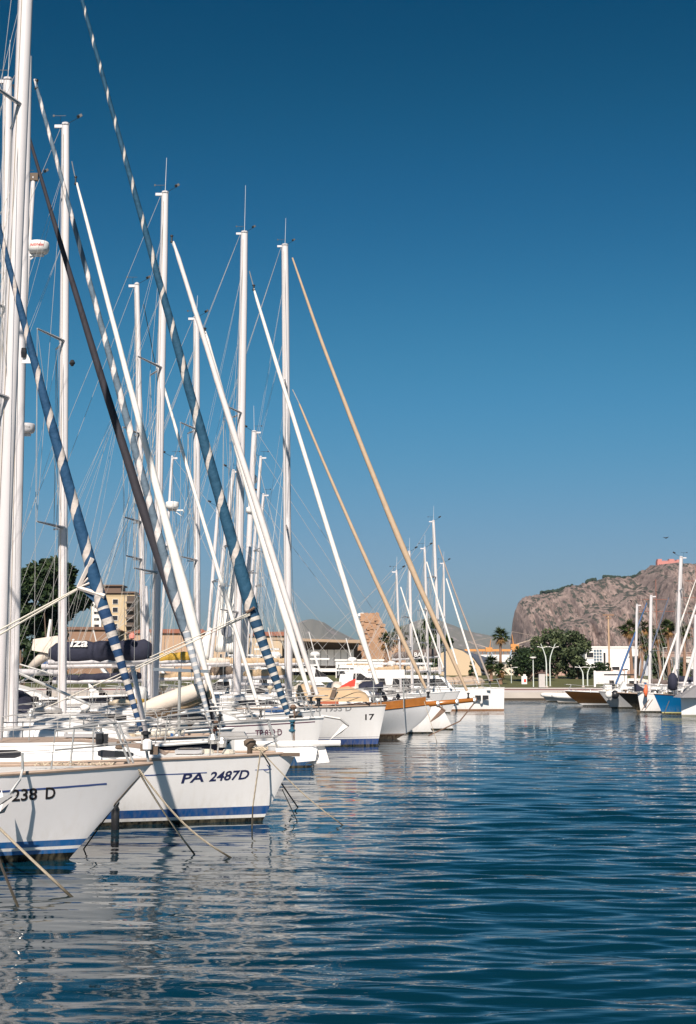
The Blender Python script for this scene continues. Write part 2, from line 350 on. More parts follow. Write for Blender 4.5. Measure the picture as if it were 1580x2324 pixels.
def rock_mat(name, rock1, rock2, green, gfrac, sc):
    m, n, b = _mat(name)
    tc = n.nodes.new('ShaderNodeTexCoord')
    def noi(scale, mpx, det=8, seed=0):
        mp = n.nodes.new('ShaderNodeMapping'); mp.inputs['Scale'].default_value = mpx; mp.inputs['Location'].default_value = (seed, seed, seed); n.links.new(tc.outputs['Object'], mp.inputs[0])
        t = n.nodes.new('ShaderNodeTexNoise'); t.inputs['Scale'].default_value = scale; t.inputs['Detail'].default_value = det; t.inputs['Roughness'].default_value = .65; n.links.new(mp.outputs[0], t.inputs['Vector']); return t.outputs['Fac']
    cr = n.nodes.new('ShaderNodeValToRGB'); cr.color_ramp.elements[0].position = .35; cr.color_ramp.elements[0].color = rock1+(1,)
    cr.color_ramp.elements[1].position = .65; cr.color_ramp.elements[1].color = rock2+(1,); n.links.new(noi(sc, (1, .3, .4)), cr.inputs[0])
    st = n.nodes.new('ShaderNodeMapRange'); st.inputs[1].default_value = .52; st.inputs[2].default_value = .66; st.inputs[4].default_value = .75
    n.links.new(noi(sc*2.2, (1, .3, .22), 7, 31), st.inputs[0]); sm = n.nodes.new('ShaderNodeMix'); sm.data_type = 'RGBA'; sm.inputs[7].default_value = tuple(c*.42 for c in rock1)+(1,)
    n.links.new(st.outputs[0], sm.inputs[0]); n.links.new(cr.outputs[0], sm.inputs[6])
    gr = n.nodes.new('ShaderNodeMapRange'); gr.inputs[1].default_value = gfrac; gr.inputs[2].default_value = gfrac+.05
    geo = n.nodes.new('ShaderNodeNewGeometry'); sx = n.nodes.new('ShaderNodeSeparateXYZ'); n.links.new(geo.outputs['Normal'], sx.inputs[0])
    ad = n.nodes.new('ShaderNodeMath'); ad.operation = 'MULTIPLY_ADD'; ad.inputs[1].default_value = .22
    n.links.new(sx.outputs[2], ad.inputs[0]); n.links.new(noi(sc*1.9, (1, .35, .75), 7, 7), ad.inputs[2]); n.links.new(ad.outputs[0], gr.inputs[0])
    mx = n.nodes.new('ShaderNodeMix'); mx.data_type = 'RGBA'; mx.inputs[7].default_value = green+(1,)
    n.links.new(gr.outputs[0], mx.inputs[0]); n.links.new(sm.outputs[2], mx.inputs[6]); n.links.new(mx.outputs[2], b.inputs['Base Color'])
    b.inputs['Roughness'].default_value = .95; b.inputs['Specular IOR Level'].default_value = .1
    bp = n.nodes.new('ShaderNodeBump'); bp.inputs['Distance'].default_value = 4; bp.inputs['Strength'].default_value = 1
    n.links.new(noi(sc*2.2, (1, 1, .35)), bp.inputs['Height']); n.links.new(bp.outputs[0], b.inputs['Normal'])
    return m
def mountain(name, prof, Yr, depth, steps, amp, material, label, bulge=.55, seed=1, step=3.0, front=1.0, folds=None):
    """a rocky massif: ridge line at distance Yr, faces falling towards us and a plateau falling away behind"""
    q = MB(); rows = []
    x0, x1 = prof[0][0], prof[-1][0]; nx = int((x1-x0)/step)
    prev = None
    for i in range(nx+1):
        px = lerp(x0, x1, i/nx); py = interp(prof, px)
        if folds: py += (noise1(px*.13, 8)-.5)*5+(noise1(px*.45, 9)-.5)*3
        top = at(px, py, Yr); H = top[2]-1; row = []
        X = top[0]
        for j in range(steps+1):
            v = j/steps; z = 1+H*v
            base = depth*front*((1-v)**bulge); pyv = lerp(1545, py, v)
            if folds: base += folds(px, pyv, py)
            fis = (abs(fbm(X*.02+z*.006, z*.004, seed)-.5)*-3+.4)*amp*.7-abs(fbm(X*.10+z*.01, z*.018, seed+9, 4)-.5)*amp*2.4+(fbm(X*.33, z*.10, seed+3, 3)-.5)*amp*.55
            row.append((X, Yr-base+fis*sin(pi*min(1, v*.9+.08)), z+(fbm(X*.05, 3, seed+4)-.5)*H*.03*v))
        for k in range(1, 9): row.append((X*(1+depth*.35*k/Yr)+k*6, Yr+depth*.35*k, 1+H*(1-(k/8)**2)*(1+.04*(fbm(X*.02, k, seed)-.5))+0.))
        rows.append(row)
    q.grid([list(r) for r in rows])
    return tag(q.build(name, material, None, name == 'hills'), label, kind='structure')
M_hill = rock_mat('hill_scrub', (.27, .235, .225), (.33, .29, .275), (.20, .19, .165), .60, .012)
M_cliff = rock_mat('cliff_rock', (.215, .162, .145), (.43, .325, .285), (.075, .078, .062), .68, .085)
def folds(px, py, pr):
    def sm(a, b, x): t = min(1, max(0, (x-a)/(b-a))); return t*t*(3-2*t)
    ly = 1324+(1445-px)*.50+6*sin(px*.09); f = 55*sm(0, 26, py-ly) if px < 1450 else 0
    f += 75*sm(1440-(py-1300)*.25, 1454-(py-1300)*.25, px)*sm(2, 14, py-pr)
    f += 26*sm(1356, 1362, px)*(1-sm(1384, 1404, px))*sm(1400, 1440, py)+18*sm(1410, 1415, px)*sm(1420, 1450, py)
    return f
mountain('hills', [(430, 1500), (560, 1450), (640, 1430), (668, 1416), (688, 1408), (712, 1405), (735, 1412), (760, 1428), (790, 1444), (830, 1462), (870, 1450), (905, 1424), (935, 1412), (965, 1404), (985, 1403), (1010, 1412), (1050, 1428), (1085, 1437), (1130, 1446), (1200, 1462), (1260, 1500)],
         4200, 900, 14, 40, M_hill, 'low bare grey hills on the skyline', .8, 3, 4)
mountain('mountain', [(1156, 1500), (1160, 1440), (1163, 1412), (1168, 1388), (1176, 1368), (1186, 1358), (1200, 1352), (1232, 1346), (1262, 1343), (1290, 1334), (1318, 1325), (1345, 1318), (1372, 1311), (1400, 1313), (1432, 1313), (1440, 1311), (1444, 1304), (1452, 1300), (1458, 1293), (1466, 1289), (1474, 1284), (1486, 1282), (1548, 1283), (1570, 1287), (1600, 1280), (1680, 1262), (1800, 1275), (1960, 1330), (2100, 1420)],
         1700, 190, 120, 32, M_cliff, 'steep pinkish limestone mountain with scrub', .62, 5, 1.1, folds=folds)
# trees on the mountain rim read as one far wood
M_pine = mat('dark_pine', (.022, .038, .022), .95, var=.4, scale=.2)
q = MB()
for k in range(3200):
    px = random.choice([random.uniform(1228, 1300), random.uniform(1370, 1456), random.uniform(1370, 1450), random.uniform(1545, 1600), random.uniform(1330, 1352)])
    if noise1(px*.16, 3)*.7+noise1(px*.9, 5)*.5 < random.uniform(.1, .75): continue
    pr = [(1200, 1352), (1232, 1347), (1262, 1344), (1290, 1335), (1318, 1326), (1345, 1319), (1372, 1312), (1400, 1314), (1432, 1314), (1446, 1309), (1458, 1299), (1545, 1286), (1570, 1288), (1600, 1281)]
    c = at(px, interp(pr, px)+random.uniform(-5, 2), 1700+random.uniform(-6, 10)); r = random.uniform(.6, 2.1)
    q.lathe(c, [(.2*r, -r), (r, -.3*r), (.9*r, .3*r), (.2*r, .8*r)], 5)
tag(q.build('ridge_wood', M_pine), 'dark pines along the mountain rim', kind='stuff')
def castle():
    p = at(1517, 1286, 1690); c = empty('castle', (p[0], p[1], p[2]-1), 0, 'pink castle with a toothed roofline on the mountain rim', 'castle')
    mp = mat('pink_stucco', (.52, .22, .19), .9); q = MB(); Wd = 28
    q.box((0, 0, 3.4), (Wd, 9, 8)); q.box((-11, -1, 5.2), (5, 9, 9.0)); q.box((3, -1, 5.4), (6, 9, 8.6)); q.box((11.5, -.8, 4.8), (5, 9, 8.4))
    for k in range(14): q.box((-12.8+k*1.97, -4.4, 7.7), (.9, .5, .8))
    q.build('wall', mp, c)
    for k in range(11):
        q = MB(); q.box((-11.5+k*2.3, -5.7 if k in (0, 1, 6, 7, 10) else -4.7, 2.6), (.9, .5, 1.6)); q.build('window', M_glass, c)
castle()
# ------------------------------------------------------------------ trees
LEAFM = {}
def leaf_mat(name, c1, c2):
    m, n, b = _mat(name)
    oi = n.nodes.new('ShaderNodeNewGeometry'); cr = n.nodes.new('ShaderNodeValToRGB')
    cr.color_ramp.elements[0].color = c1+(1,); cr.color_ramp.elements[1].color = c2+(1,)
    tc = n.nodes.new('ShaderNodeTexCoord'); no = n.nodes.new('ShaderNodeTexNoise'); no.inputs['Scale'].default_value = .55; no.inputs['Detail'].default_value = 3; n.links.new(tc.outputs['Object'], no.inputs['Vector'])
    mr = n.nodes.new('ShaderNodeMapRange'); mr.inputs[1].default_value = .32; mr.inputs[2].default_value = .68; n.links.new(no.outputs['Fac'], mr.inputs[0])
    av = n.nodes.new('ShaderNodeMath'); av.operation = 'MULTIPLY'; n.links.new(oi.outputs['Random Per Island'], av.inputs[0]); n.links.new(mr.outputs[0], av.inputs[1])
    n.links.new(av.outputs[0], cr.inputs[0]); n.links.new(cr.outputs[0], b.inputs['Base Color'])
    b.inputs['Roughness'].default_value = .6; b.inputs['Specular IOR Level'].default_value = .25
    return m
M_leafd = leaf_mat('dark_leaves', (.010, .022, .010), (.07, .11, .035))
M_leafg = leaf_mat('grey_green_leaves', (.025, .042, .018), (.18, .21, .10))
M_leafm = leaf_mat('mid_leaves', (.015, .035, .010), (.13, .18, .05))
M_palm = leaf_mat('palm_fronds', (.03, .05, .015), (.10, .12, .035))
M_dead = leaf_mat('dead_fronds', (.20, .11, .04), (.34, .20, .09))
M_bark = mat('bark', (.16, .11, .08), .9, var=.3, scale=3)
M_palmbark = mat('palm_bark', (.24, .14, .09), .9, var=.3, scale=5)
def crown(blobs, n, leaf, rnd):
    q = MB()
    tot = sum(b[3]**2 for b in blobs)
    for (x, y, z, r) in blobs:
        for _ in range(int(n*r*r/tot)):
            a = rnd.uniform(0, 2*pi); u = rnd.uniform(-1, 1); s = sqrt(1-u*u); rr = r*(rnd.random()**.28)*(.82+.36*noise2(a*2.2+x, u*3+z, 5))
            c = (x+cos(a)*s*rr, y+sin(a)*s*rr, z+u*rr*.85)
            d1 = nrm((rnd.gauss(0, 1), rnd.gauss(0, 1), rnd.gauss(0, .6))); d2 = nrm(cross(d1, (rnd.gauss(0, 1), rnd.gauss(0, 1), rnd.gauss(0, 1))))
            L = leaf*rnd.uniform(.6, 1.4)
            q.add([V(c, S(d1, -L)), V(c, S(d2, -L*.5)), V(c, S(d1, L)), V(c, S(d2, L*.5))], [(0, 1, 2, 3)])
    return q
def tree(px, py_base, py_top, wpx, Y, label, lm, n=3000, leaf=.35, zb=None, trunkh=.3, seed=1, cat='tree', group=None, blobs=9):
    rnd = random.Random(seed)
    b = at(px, py_base, Y); t = at(px, py_top, Y); H = t[2]-b[2]; W = wpx/F*Y
    e = empty('tree', b, 0, label, cat, group)
    bl = []
    for k in range(blobs*2):
        a = 2*pi*k/blobs*2.4+rnd.random(); rad = rnd.uniform(.10, .40)*W; h = rnd.uniform(trunkh+.10, .90)
        r = W*rnd.uniform(.10, .20)*(1.15-.45*abs(h-.5)); bl.append((cos(a)*rad, sin(a)*rad*.8, min(H*h, H-r*.85), r))
    bl.append((W*.05, 0, H-W*.2, W*.22))
    crown(bl, n, leaf, rnd).build('crown', lm, e)
    q = MB(); q.path([(0, 0, -.3), (.1, 0, H*trunkh), (.15, .1, H*.6)], [W*.035+.08, W*.028+.05, .05], 8)
    for (x, y, z, r) in bl[:6]: q.tube((.1, 0, H*trunkh*.9), (x, y, z), W*.014+.03, .03, 5)
    q.build('trunk', M_bark, e); return e
def palm(px, py_base, py_top, Y, label, rcrown=1.5, trunk_r=.2, lean=0, seed=1, group='fan palms', short=False):
    rnd = random.Random(seed); b = at(px, py_base, Y); t = at(px+lean, py_top, Y); H = t[2]-b[2]-rcrown*.55; dx = t[0]-b[0]
    e = empty('palm_tree', b, 0, label, 'palm tree', group)
    q = MB(); q.path([(0, 0, -.3), (dx*.3, 0, H*.35), (dx*.7, 0, H*.7), (dx, 0, H)], [trunk_r*1.35, trunk_r, trunk_r*.9, trunk_r*.95], 9)
    q.build('trunk', M_palmbark, e)
    def fronds(n, e0, e1, m, name, rr):
        g = MB()
        for k in range(n):
            a = rnd.uniform(0, 2*pi); el = rnd.uniform(e0, e1); L = rr*rnd.uniform(.75, 1.05)
            d = (cos(a)*cos(el), sin(a)*cos(el), sin(el)); side = nrm(cross(d, (0, 0, 1.0)) if abs(d[2]) < .95 else (1, 0, 0))
            st = (dx, 0, H+.1); hub = V(st, S(d, L*.45))
            g.tube(st, hub, .035, .02, 3)
            for j in range(9):     # leaflets of the fan
                t2 = (j-4)/4*1.15; dd = nrm(V(S(d, cos(t2)), S(side, sin(t2)))); tip = V(hub, V(S(dd, L*.6), (0, 0, -.16*L*(1+abs(t2)))))
                nn = nrm(cross(dd, (rnd.gauss(0, .3), rnd.gauss(0, .3), 1))); wv = S(nn, .07*L)
                g.add([V(hub, wv), sub(hub, wv), tip], [(0, 1, 2)])
        g.build(name, m, e)
    fronds(34, -.45, 1.4, M_palm, 'fronds', rcrown)
    fronds(16, -1.35, -.5, M_dead, 'dead_fronds', rcrown*.8)
    return e
tree(108, 1600, 1262, 165, 118, 'huge dark ficus tree rising behind the masts at the left edge', M_leafd, 16000, .26, trunkh=.08, seed=4, blobs=16)
tree(40, 1600, 1290, 120, 121, 'dark leafy tree at the left picture edge beside the big ficus', M_leafd, 7000, .26, trunkh=.08, seed=14, blobs=12)
tree(1202, 1552, 1466, 112, 205, 'very dark rounded tree left of the two tall curved lamps', M_leafd, 5000, .22, trunkh=.12, seed=2, blobs=12)
tree(1262, 1552, 1424, 100, 214, 'tall grey green tree right behind the curved lamps', M_leafg, 5200, .24, trunkh=.15, seed=3, blobs=12)
tree(1308, 1553, 1432, 84, 212, 'bushy grey green tree nearest the white building', M_leafg, 4600, .24, trunkh=.1, seed=5, blobs=12)
tree(1355, 1552, 1503, 80, 220, 'low dark shrub in front of the white building', M_leafd, 1800, .2, trunkh=.05, seed=6, cat='shrub', blobs=8)
tree(1495, 1552, 1446, 66, 200, 'green leafy tree between the right hand fan palms', M_leafm, 3600, .22, trunkh=.08, seed=8, blobs=12)
tree(1552, 1552, 1500, 46, 200, 'low green tree at the right edge behind the yachts', M_leafm, 1800, .2, trunkh=.08, seed=9)
tree(975, 1556, 1398, 78, 262, 'tall slim tree behind the yachts right of the ruined tower', M_leafm, 3600, .3, trunkh=.1, seed=10, blobs=12)
tree(1012, 1556, 1440, 46, 258, 'green tree beside the blue glass pyramid', M_leafm, 2000, .28, trunkh=.1, seed=11)
tree(1072, 1556, 1500, 22, 215, 'small round bush at the foot of the cream wall', M_leafm, 700, .2, trunkh=.05, seed=12, cat='shrub')
tree(655, 1545, 1490, 28, 250, 'small dark tree in front of the terracotta roofs', M_leafd, 700, .25, trunkh=.05, seed=13)
palm(1136, 1556, 1430, 205, 'lone slender fan palm in front of the cream arched roof', 1.75, .2, 0, 1)
palm(1115, 1553, 1492, 205, 'short fan palm just left of the lone slender palm', 1.7, .25, 0, 2)
palm(1136, 1554, 1508, 196, 'squat bushy palm at the foot of the lone slender palm', 1.5, .25, 0, 3)
palm(878, 1560, 1440, 240, 'fan palm with brown skirt beside the ruined tower', 2.2, .3, 0, 4)
palm(908, 1560, 1425, 244, 'taller fan palm second from the ruined tower', 2.2, .3, 0, 5)
palm(1436, 1548, 1412, 185, 'fan palm furthest left of the right hand row', 1.7, .2, -9, 6)
palm(1442, 1549, 1412, 190, 'fan palm leaning right from the first palm of the row', 1.6, .2, 21, 7)
palm(1456, 1549, 1447, 186, 'lower fan palm between the first two white masts', 1.5, .2, 3, 8)
palm(1502, 1549, 1430, 187, 'fan palm behind the third white mast', 1.5, .2, -12, 9)
palm(1520, 1549, 1410, 192, 'tallest fan palm of the right hand row', 1.7, .2, -5, 10)
palm(1554, 1549, 1424, 188, 'fan palm nearest the right picture edge', 1.4, .2, 0, 11)
# ------------------------------------------------------------------ buildings
M_white = mat('white_render', (.76, .74, .71), .85, var=.06, scale=.5)
M_cream_w = mat('cream_render', (.55, .42, .28), .85, var=.08, scale=.3)
M_terra = mat('terracotta_tiles', (.34, .13, .075), .9, var=.25, scale=1.2)
M_stone = mat('ruin_stone', (.37, .225, .14), .95, var=.35, scale=.8, bump=.15)
M_greyroof = mat('grey_metal_roof', (.12, .13, .16), .6, var=.1, scale=.3)
def building(name, x0, x1, ytop, ybase, Y, depth, m, label, wins=(), roof=None, roofm=None, cat='building', overhang=0, winm=None, parapet=True):
    a = at(x0, ybase, Y); b = at(x1, ytop, Y); W = b[0]-a[0]; H = b[2]-a[2]
    e = empty(name, (a[0]+W/2, Y+depth/2, a[2]), 0, label, cat)
    q = MB(); q.box((0, 0, H/2), (W, depth, H))
    if parapet: q.box((0, 0, H+.12), (W+.3+overhang, depth+.3+overhang, .24))
    q.build('wall', m, e)
    if roof:
        rh = roof/F*Y; g = MB(); o = .5
        g.add([(-W/2-o, -depth/2-o, H+.26), (W/2+o, -depth/2-o, H+.26), (W/2+o, depth/2+o, H+.26), (-W/2-o, depth/2+o, H+.26), (-W/2+rh, 0, H+rh), (W/2-rh, 0, H+rh)],
              [(0, 1, 5, 4), (2, 3, 4, 5), (1, 2, 5), (3, 0, 4), (0, 3, 2, 1)]); g.build('roof', roofm or M_terra, e)
    for (wx0, wx1, wy0, wy1) in wins:    # fractions of width and height
        q = MB(); ww = (wx1-wx0)*W; hh = (wy1-wy0)*H; cx = ((wx0+wx1)/2-.5)*W; cz = (wy0+wy1)/2*H
        q.box((cx, -depth/2-.01, cz), (ww, .12, hh)); o = q.build('window', winm or M_glass, e)
        f = MB(); t = min(.09, ww*.08); 
        f.box((cx, -depth/2-.06, cz+hh/2+t/2), (ww+2*t, .18, t)); f.box((cx, -depth/2-.06, cz-hh/2-t/2), (ww+2*t, .2, t))
        f.box((cx-ww/2-t/2, -depth/2-.06, cz), (t, .18, hh)); f.box((cx+ww/2+t/2, -depth/2-.06, cz), (t, .18, hh))
        f.build('frame', M_white, o)
    return e, W, H, depth
# apartment block
e, W, H, D = building('apartment_block', 204, 305, 1352, 1560, 420, 14, mat('yellow_render', (.52, .40, .25), .9), 'yellow apartment block with dark balconies and brown roof terrace beyond the ficus', 
    [(.30+.17*0, .36, y, y+.05) for y in (.55, .64, .73, .82, .91)]+[(.50, .62, y, y+.05) for y in (.55, .64, .73, .82, .91)])
q = MB()
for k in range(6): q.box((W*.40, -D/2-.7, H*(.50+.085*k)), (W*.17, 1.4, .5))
q.build('balcony', mat('balcony_brown', (.16, .13, .11), .8), e)  # balcony slabs in one even dark brown
q = MB(); q.box((W*.42, -D/2-.02, H*.75), (W*.18, .2, H*.5)); q.build('loggia', mat('loggia_brown', (.10, .075, .06), .9), e)
q = MB(); q.box((0, 0, H+1.0), (W*1.04, D*1.05, .5)); q.box((-W*.1, 0, H+2.2), (W*.5, D*.6, 1.6)); q.box((-W*.1, 0, H+3.2), (W*.58, D*.7, .4)); q.build('roof_terrace', mat('terrace_brown', (.15, .10, .075), .9), e)
q = MB(); q.box((-W*.36, -D/2-.5, H*.7), (W*.22, 1.0, H*.56)); q.build('white_stair_tower', M_white, e)
q = MB()
for k in range(7): q.box((-W*.36, -D/2-1.05, H*(.46+k*.07)), (W*.12, .1, .7))
q.build('stair_window', M_glass, e)
building('warehouse', 120, 255, 1432, 1600, 300, 16, mat('brown_wall', (.27, .165, .11), .9), 'long low brown roofed warehouse below the yellow apartments', [(.1*k, .1*k+.04, .62, .72) for k in range(1, 9)], 12, mat('brown_roof', (.22, .12, .075), .9))
building('terracotta_house', 290, 465, 1440, 1600, 280, 16, mat('peach_wall', (.45, .30, .20), .9), 'long peach house with terracotta roof behind the navy boom covers', [(.06+.1*k, .1+.1*k, .60, .74) for k in range(9)], 15)
building('gable_house', 468, 520, 1440, 1600, 270, 12, mat('tan_wall', (.50, .36, .24), .9), 'tan gabled house between the furled white sails', [(.2, .3, .62, .72), (.6, .7, .62, .72)], 16)
building('red_roof_house', 560, 660, 1446, 1600, 290, 12, M_cream_w, 'cream house with red roof just left of the long flat roofed terminal', [(.15*k, .15*k+.07, .6, .72) for k in range(1, 6)], 14)
# terminal with flat roof, white glazing
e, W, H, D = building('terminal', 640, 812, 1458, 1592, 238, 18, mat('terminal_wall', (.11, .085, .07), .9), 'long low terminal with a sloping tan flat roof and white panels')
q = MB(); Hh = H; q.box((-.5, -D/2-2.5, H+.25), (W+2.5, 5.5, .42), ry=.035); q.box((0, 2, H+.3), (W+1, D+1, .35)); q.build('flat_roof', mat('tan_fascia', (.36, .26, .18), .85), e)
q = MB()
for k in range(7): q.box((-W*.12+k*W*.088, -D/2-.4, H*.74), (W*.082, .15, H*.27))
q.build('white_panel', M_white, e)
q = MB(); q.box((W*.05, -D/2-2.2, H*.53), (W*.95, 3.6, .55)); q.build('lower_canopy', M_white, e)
building('harbour_office', 762, 870, 1500, 1592, 216, 7, M_white, 'low white harbour office in front of the ruined tower', [(.02, .28, .50, .82), (.30, .42, .50, .82)])
# ruin tower
def ruin():
    Y = 262; b = at(842, 1560, Y); k = Y/F
    e = empty('ruined_tower', b, 0, 'ruined tan stone tower with a broken sloping top', 'tower')
    q = MB()
    out = [(-44, 0), (-46, 40), (-36, 62), (-26, 100), (-22, 140), (-24, 166), (18, 163), (28, 140), (42, 112), (60, 105), (76, 92), (78, 60), (66, 0)]
    q.prism([(a*k, c*k) for a, c in out], -1.5, 5.5)
    q.prism([(a*k, c*k) for a, c in [(-8, 0), (-10, 88), (-2, 90), (8, 140), (14, 108), (28, 84), (30, 0)]], -2.6, -1.6)
    rnd = random.Random(3)
    for i in range(260):
        a, c = rnd.uniform(-38, 60), rnd.uniform(4, 155)
        if (c > 100 and (a > 28 or a < -22)) or (c > 60 and a < -30): continue
        q.box((a*k, -1.52-.02*(i % 3), c*k), (rnd.uniform(.3, 1.1), rnd.uniform(.1, .5), rnd.uniform(.2, .6)))
    for i in range(24): a = -22+i*1.7; q.box((a*k, rnd.uniform(-1, 4), 164.5*k), (rnd.uniform(.2, .5), 1.2, rnd.uniform(.2, .7)))
    q.build('wall', M_stone, e)
    for a, c in ((-12, 132), (10, 150), (-14, 60)):
        g = MB(); g.box((a*k, -1.55, c*k), (.35, .2, .55)); g.build('window', M_glass, e)
ruin()
q = MB(); p = at(822, 1398, 263)
q.lathe((p[0], p[1], p[2]+.2), [(.12, -1.6), (.12, -.3), (1.1, -.25), (1.0, .05), (.6, .3), (.1, .42)], 14)
tag(q.build('roof_lantern', M_white), 'small white domed canopy on the left corner of the ruined tower', 'canopy')
q = MB()
for k in range(46):
    p = at(1010+random.uniform(-60, 75), 1552, 196+random.uniform(-3, 3)); s = random.uniform(.5, 1.3)
    q.lathe((p[0], p[1], .8), [(s, 0), (s*1.05, s*.5), (s*.7, s*.95), (.1, s*1.1)], 7)
tag(q.build('rock_bank', mat('bank_rocks', (.44, .33, .24), .95, var=.3, scale=1), None), 'tan boulders piled along the shore', kind='stuff')
# cream arched hall with slate blue roof
def hall():
    Y = 240; e = empty('arched_hall', at(1050, 1552, Y), 0, 'cream walled hall with a long curved slate roof', 'building'); k = Y/F
    q = MB(); pts = [(-50, 0), (-50, 68), (-20, 80), (0, 74), (24, 58), (40, 36), (46, 0)]
    q.prism([(a*k, c*k) for a, c in pts], 0, .8); q.build('curved_wall', M_cream_w, e)
    g = MB(); rows = []
    for j in range(13):
        t = j/12; x0 = lerp(-22, 45, t); z0 = interp([(-22, 80), (0, 75), (24, 59), (40, 37), (45, 30)], x0)
        rows.append([(lerp(x0, x0+92-26*t, u)*k, .4+u*16, (z0*(1-u*.0)+2-u*(18 if t < .5 else 18))*k) for u in (0, .25, .5, .75, 1)])
    top = rows; g.grid(rows); g.grid([[V(p, (0, 0, -.5)) for p in r] for r in rows]); g.build('roof', M_greyroof, e)
    h = MB(); h.box((92*k, 9, 22*k), (64*k, 6, 44*k)); h.build('white_wing', mat('wing_wall', (.70, .60, .48), .85), e)
    h = MB(); h.box((70*k, 5.8, 28*k), (8*k, .2, 4*k)); h.box((88*k, 5.8, 12*k), (12*k, .2, 22*k)); h.build('door', M_white, e)
hall()
q = MB(); p = at(1030, 1500, 300); k = 300/F
q.add([(p[0]-22*k, 300, p[2]), (p[0]+26*k, 300, p[2]), (p[0]+26*k, 312, p[2]), (p[0]-22*k, 312, p[2]), (p[0]-6*k, 305, p[2]+40*k)], [(0, 1, 4), (1, 2, 4), (2, 3, 4), (3, 0, 4), (0, 3, 2, 1)])
tag(q.build('glass_pyramid', mat('blue_glass_panel', (.22, .42, .50), .3)), 'pale blue glass pyramid roof beside the cream hall', 'roof')
# white modern building
e, W, H, D = building('white_building', 1330, 1448, 1470, 1550, 250, 14, M_white, 'white modernist building below the mountain with gridded window',
    [(.02, .20, .72, .86), (.34, .38, .30, .86), (.50, .64, .22, .46), (.66, .8, .22, .40)])
q = MB(); q.box((-W*.27, -D/2-.05, H*.74), (W*.16, .3, H*.42)); o = q.build('window', mat('window_blue_grey', (.12, .16, .2), .2), e)
q = MB()
for i in range(4): q.box((-W*.35+i*W*.0533, -D/2-.25, H*.74), (.09, .1, H*.42))
for i in range(6): q.box((-W*.27, -D/2-.27, H*(.53+i*.084)), (W*.16, .1, .09))
q.build('glazing_bar', M_white, o)
q = MB(); q.box((-W*.1, -D/2-2.2, H*.33), (W*.8, 4.4, .4)); q.build('terrace_slab', M_white, e)
building('grey_annex', 1452, 1476, 1492, 1550, 235, 8, mat('blue_grey_wall', (.45, .47, .52), .85), 'pale blue grey annex between the palm trunks', [(.1, .5, .35, .55)])
building('right_house', 1556, 1640, 1494, 1556, 210, 8, mat('off_white_wall', (.66, .62, .58), .85), 'off white house at the right picture edge behind the yachts', [(.02, .22, .3, .6), (.3, .5, .3, .6)])
building('brick_block', 1500, 1600, 1482, 1556, 330, 8, mat('brownish_wall', (.33, .22, .18), .9), 'brownish block behind the right hand palms', [(.1*k, .1*k+.05, .6, .8) for k in range(1, 9)])
# boundary wall and low white pavilion by the lawn
building('white_pavilion', 1425, 1452, 1540, 1557, 184, 3, M_white, 'small white flat roofed pavilion on the quay behind the right hand yachts', [(.1, .9, .2, .7)], parapet=False)
q = MB()
for x in range(34): q.box((at(1180+x*9, 1548, 236)[0], 236, 2.1), (.68, .4, 1.5+.3*(x % 3)))
tag(q.build('boundary_wall', mat('pinkish_wall', (.46, .30, .24), .9, var=.2, scale=1)), 'low pinkish wall behind the lawn and trees', 'wall')
for i, (px, py, wd) in enumerate(((1385, 1552, 10), (1407, 1552, 10))):
    pass
e = empty('glass_screen', at(1385, 1559, 178), 0, 'pale glazed screen with white posts on the quay', 'screen')
q = MB(); q.box((0, 0, 1.15), (3.6, .06, 1.6)); q.build('panel', mat('milky_panel', (.58, .56, .54), .3), e)
for x in (-1.9, 0.9, 1.5, 2.0):
    q = MB(); q.box((x, 0, 1.0), (.22, .16, 2.0)); q.build('post', M_white, e)
# port machinery far off
M_oran = mat('orange_steel', (.58, .26, .07), .6, var=.2, scale=.1); M_bluegrey = mat('pale_blue_steel', (.38, .46, .55), .6)
def crane(px, Y, s, label, flip=1):
    e = empty('harbour_crane', at(px, 1500, Y), 0, label, 'crane', 'orange cranes in the far port'); k = Y/F*s
    q = MB()
    for x in (-9, 9):
        for y in (-6, 6): q.tube((x*k, y*k, 0), (x*.5*k, y*.5*k, 26*k), 1.3*k, 1.1*k, 5)
    q.box((0, 0, 12*k), (18*k, 12*k, 1.6*k)); q.build('gantry', M_bluegrey, e)
    q = MB(); q.box((-3*k*flip, 0, 32*k), (18*k, 11*k, 12*k)); q.box((5*k*flip, -5*k, 34*k), (4*k, 4*k, 6*k)); q.build('cab', M_oran, e)
    q = MB(); q.tube((0, 0, 36*k), (3*k*flip, 0, 60*k), 1.4*k, .5*k, 5); q.build('tower', M_oran, e)
    q = MB(); q.tube((4*k*flip, 0, 34*k), (-62*k*flip, 0, 54*k), 1.1*k, .5*k, 4); q.tube((3*k*flip, 0, 66*k), (-60*k*flip, 0, 54*k), .25*k, None, 4); q.tube((3*k*flip, 0, 66*k), (10*k*flip, 0, 36*k), .3*k, None, 4)
    q.build('jib', mat('pale_jib', (.55, .44, .36), .7), e)
crane(1166, 700, 1.0, 'far harbour crane with orange cab just right of the lone palm', -1)
crane(1112, 720, .8, 'far harbour crane standing left of the lone palm', 1)
crane(1215, 690, .7, 'smaller far orange crane above the very dark tree', 1)
e = empty('crane_rail_deck', at(1150, 1500, 740), 0, 'long orange gantry and containers in the far port', 'gantry'); k = 740/F
q = MB(); q.box((0, 0, 24*k), (190*k, 8*k, 5*k)); q.box((62*k, -4*k, 22*k), (60*k, 6*k, 4*k)); q.build('beam', M_oran, e)
q = MB()
for i in range(20): q.box(((-92+i*9.5)*k, 0, 11*k), (1.2*k, 2*k, 24*k))
q.build('trestle', mat('rust_brown', (.30, .14, .08), .8), e)
q = MB(); q.box((0, 3*k, 6*k), (200*k, 10*k, 16*k)); q.build('shed', M_white, e)
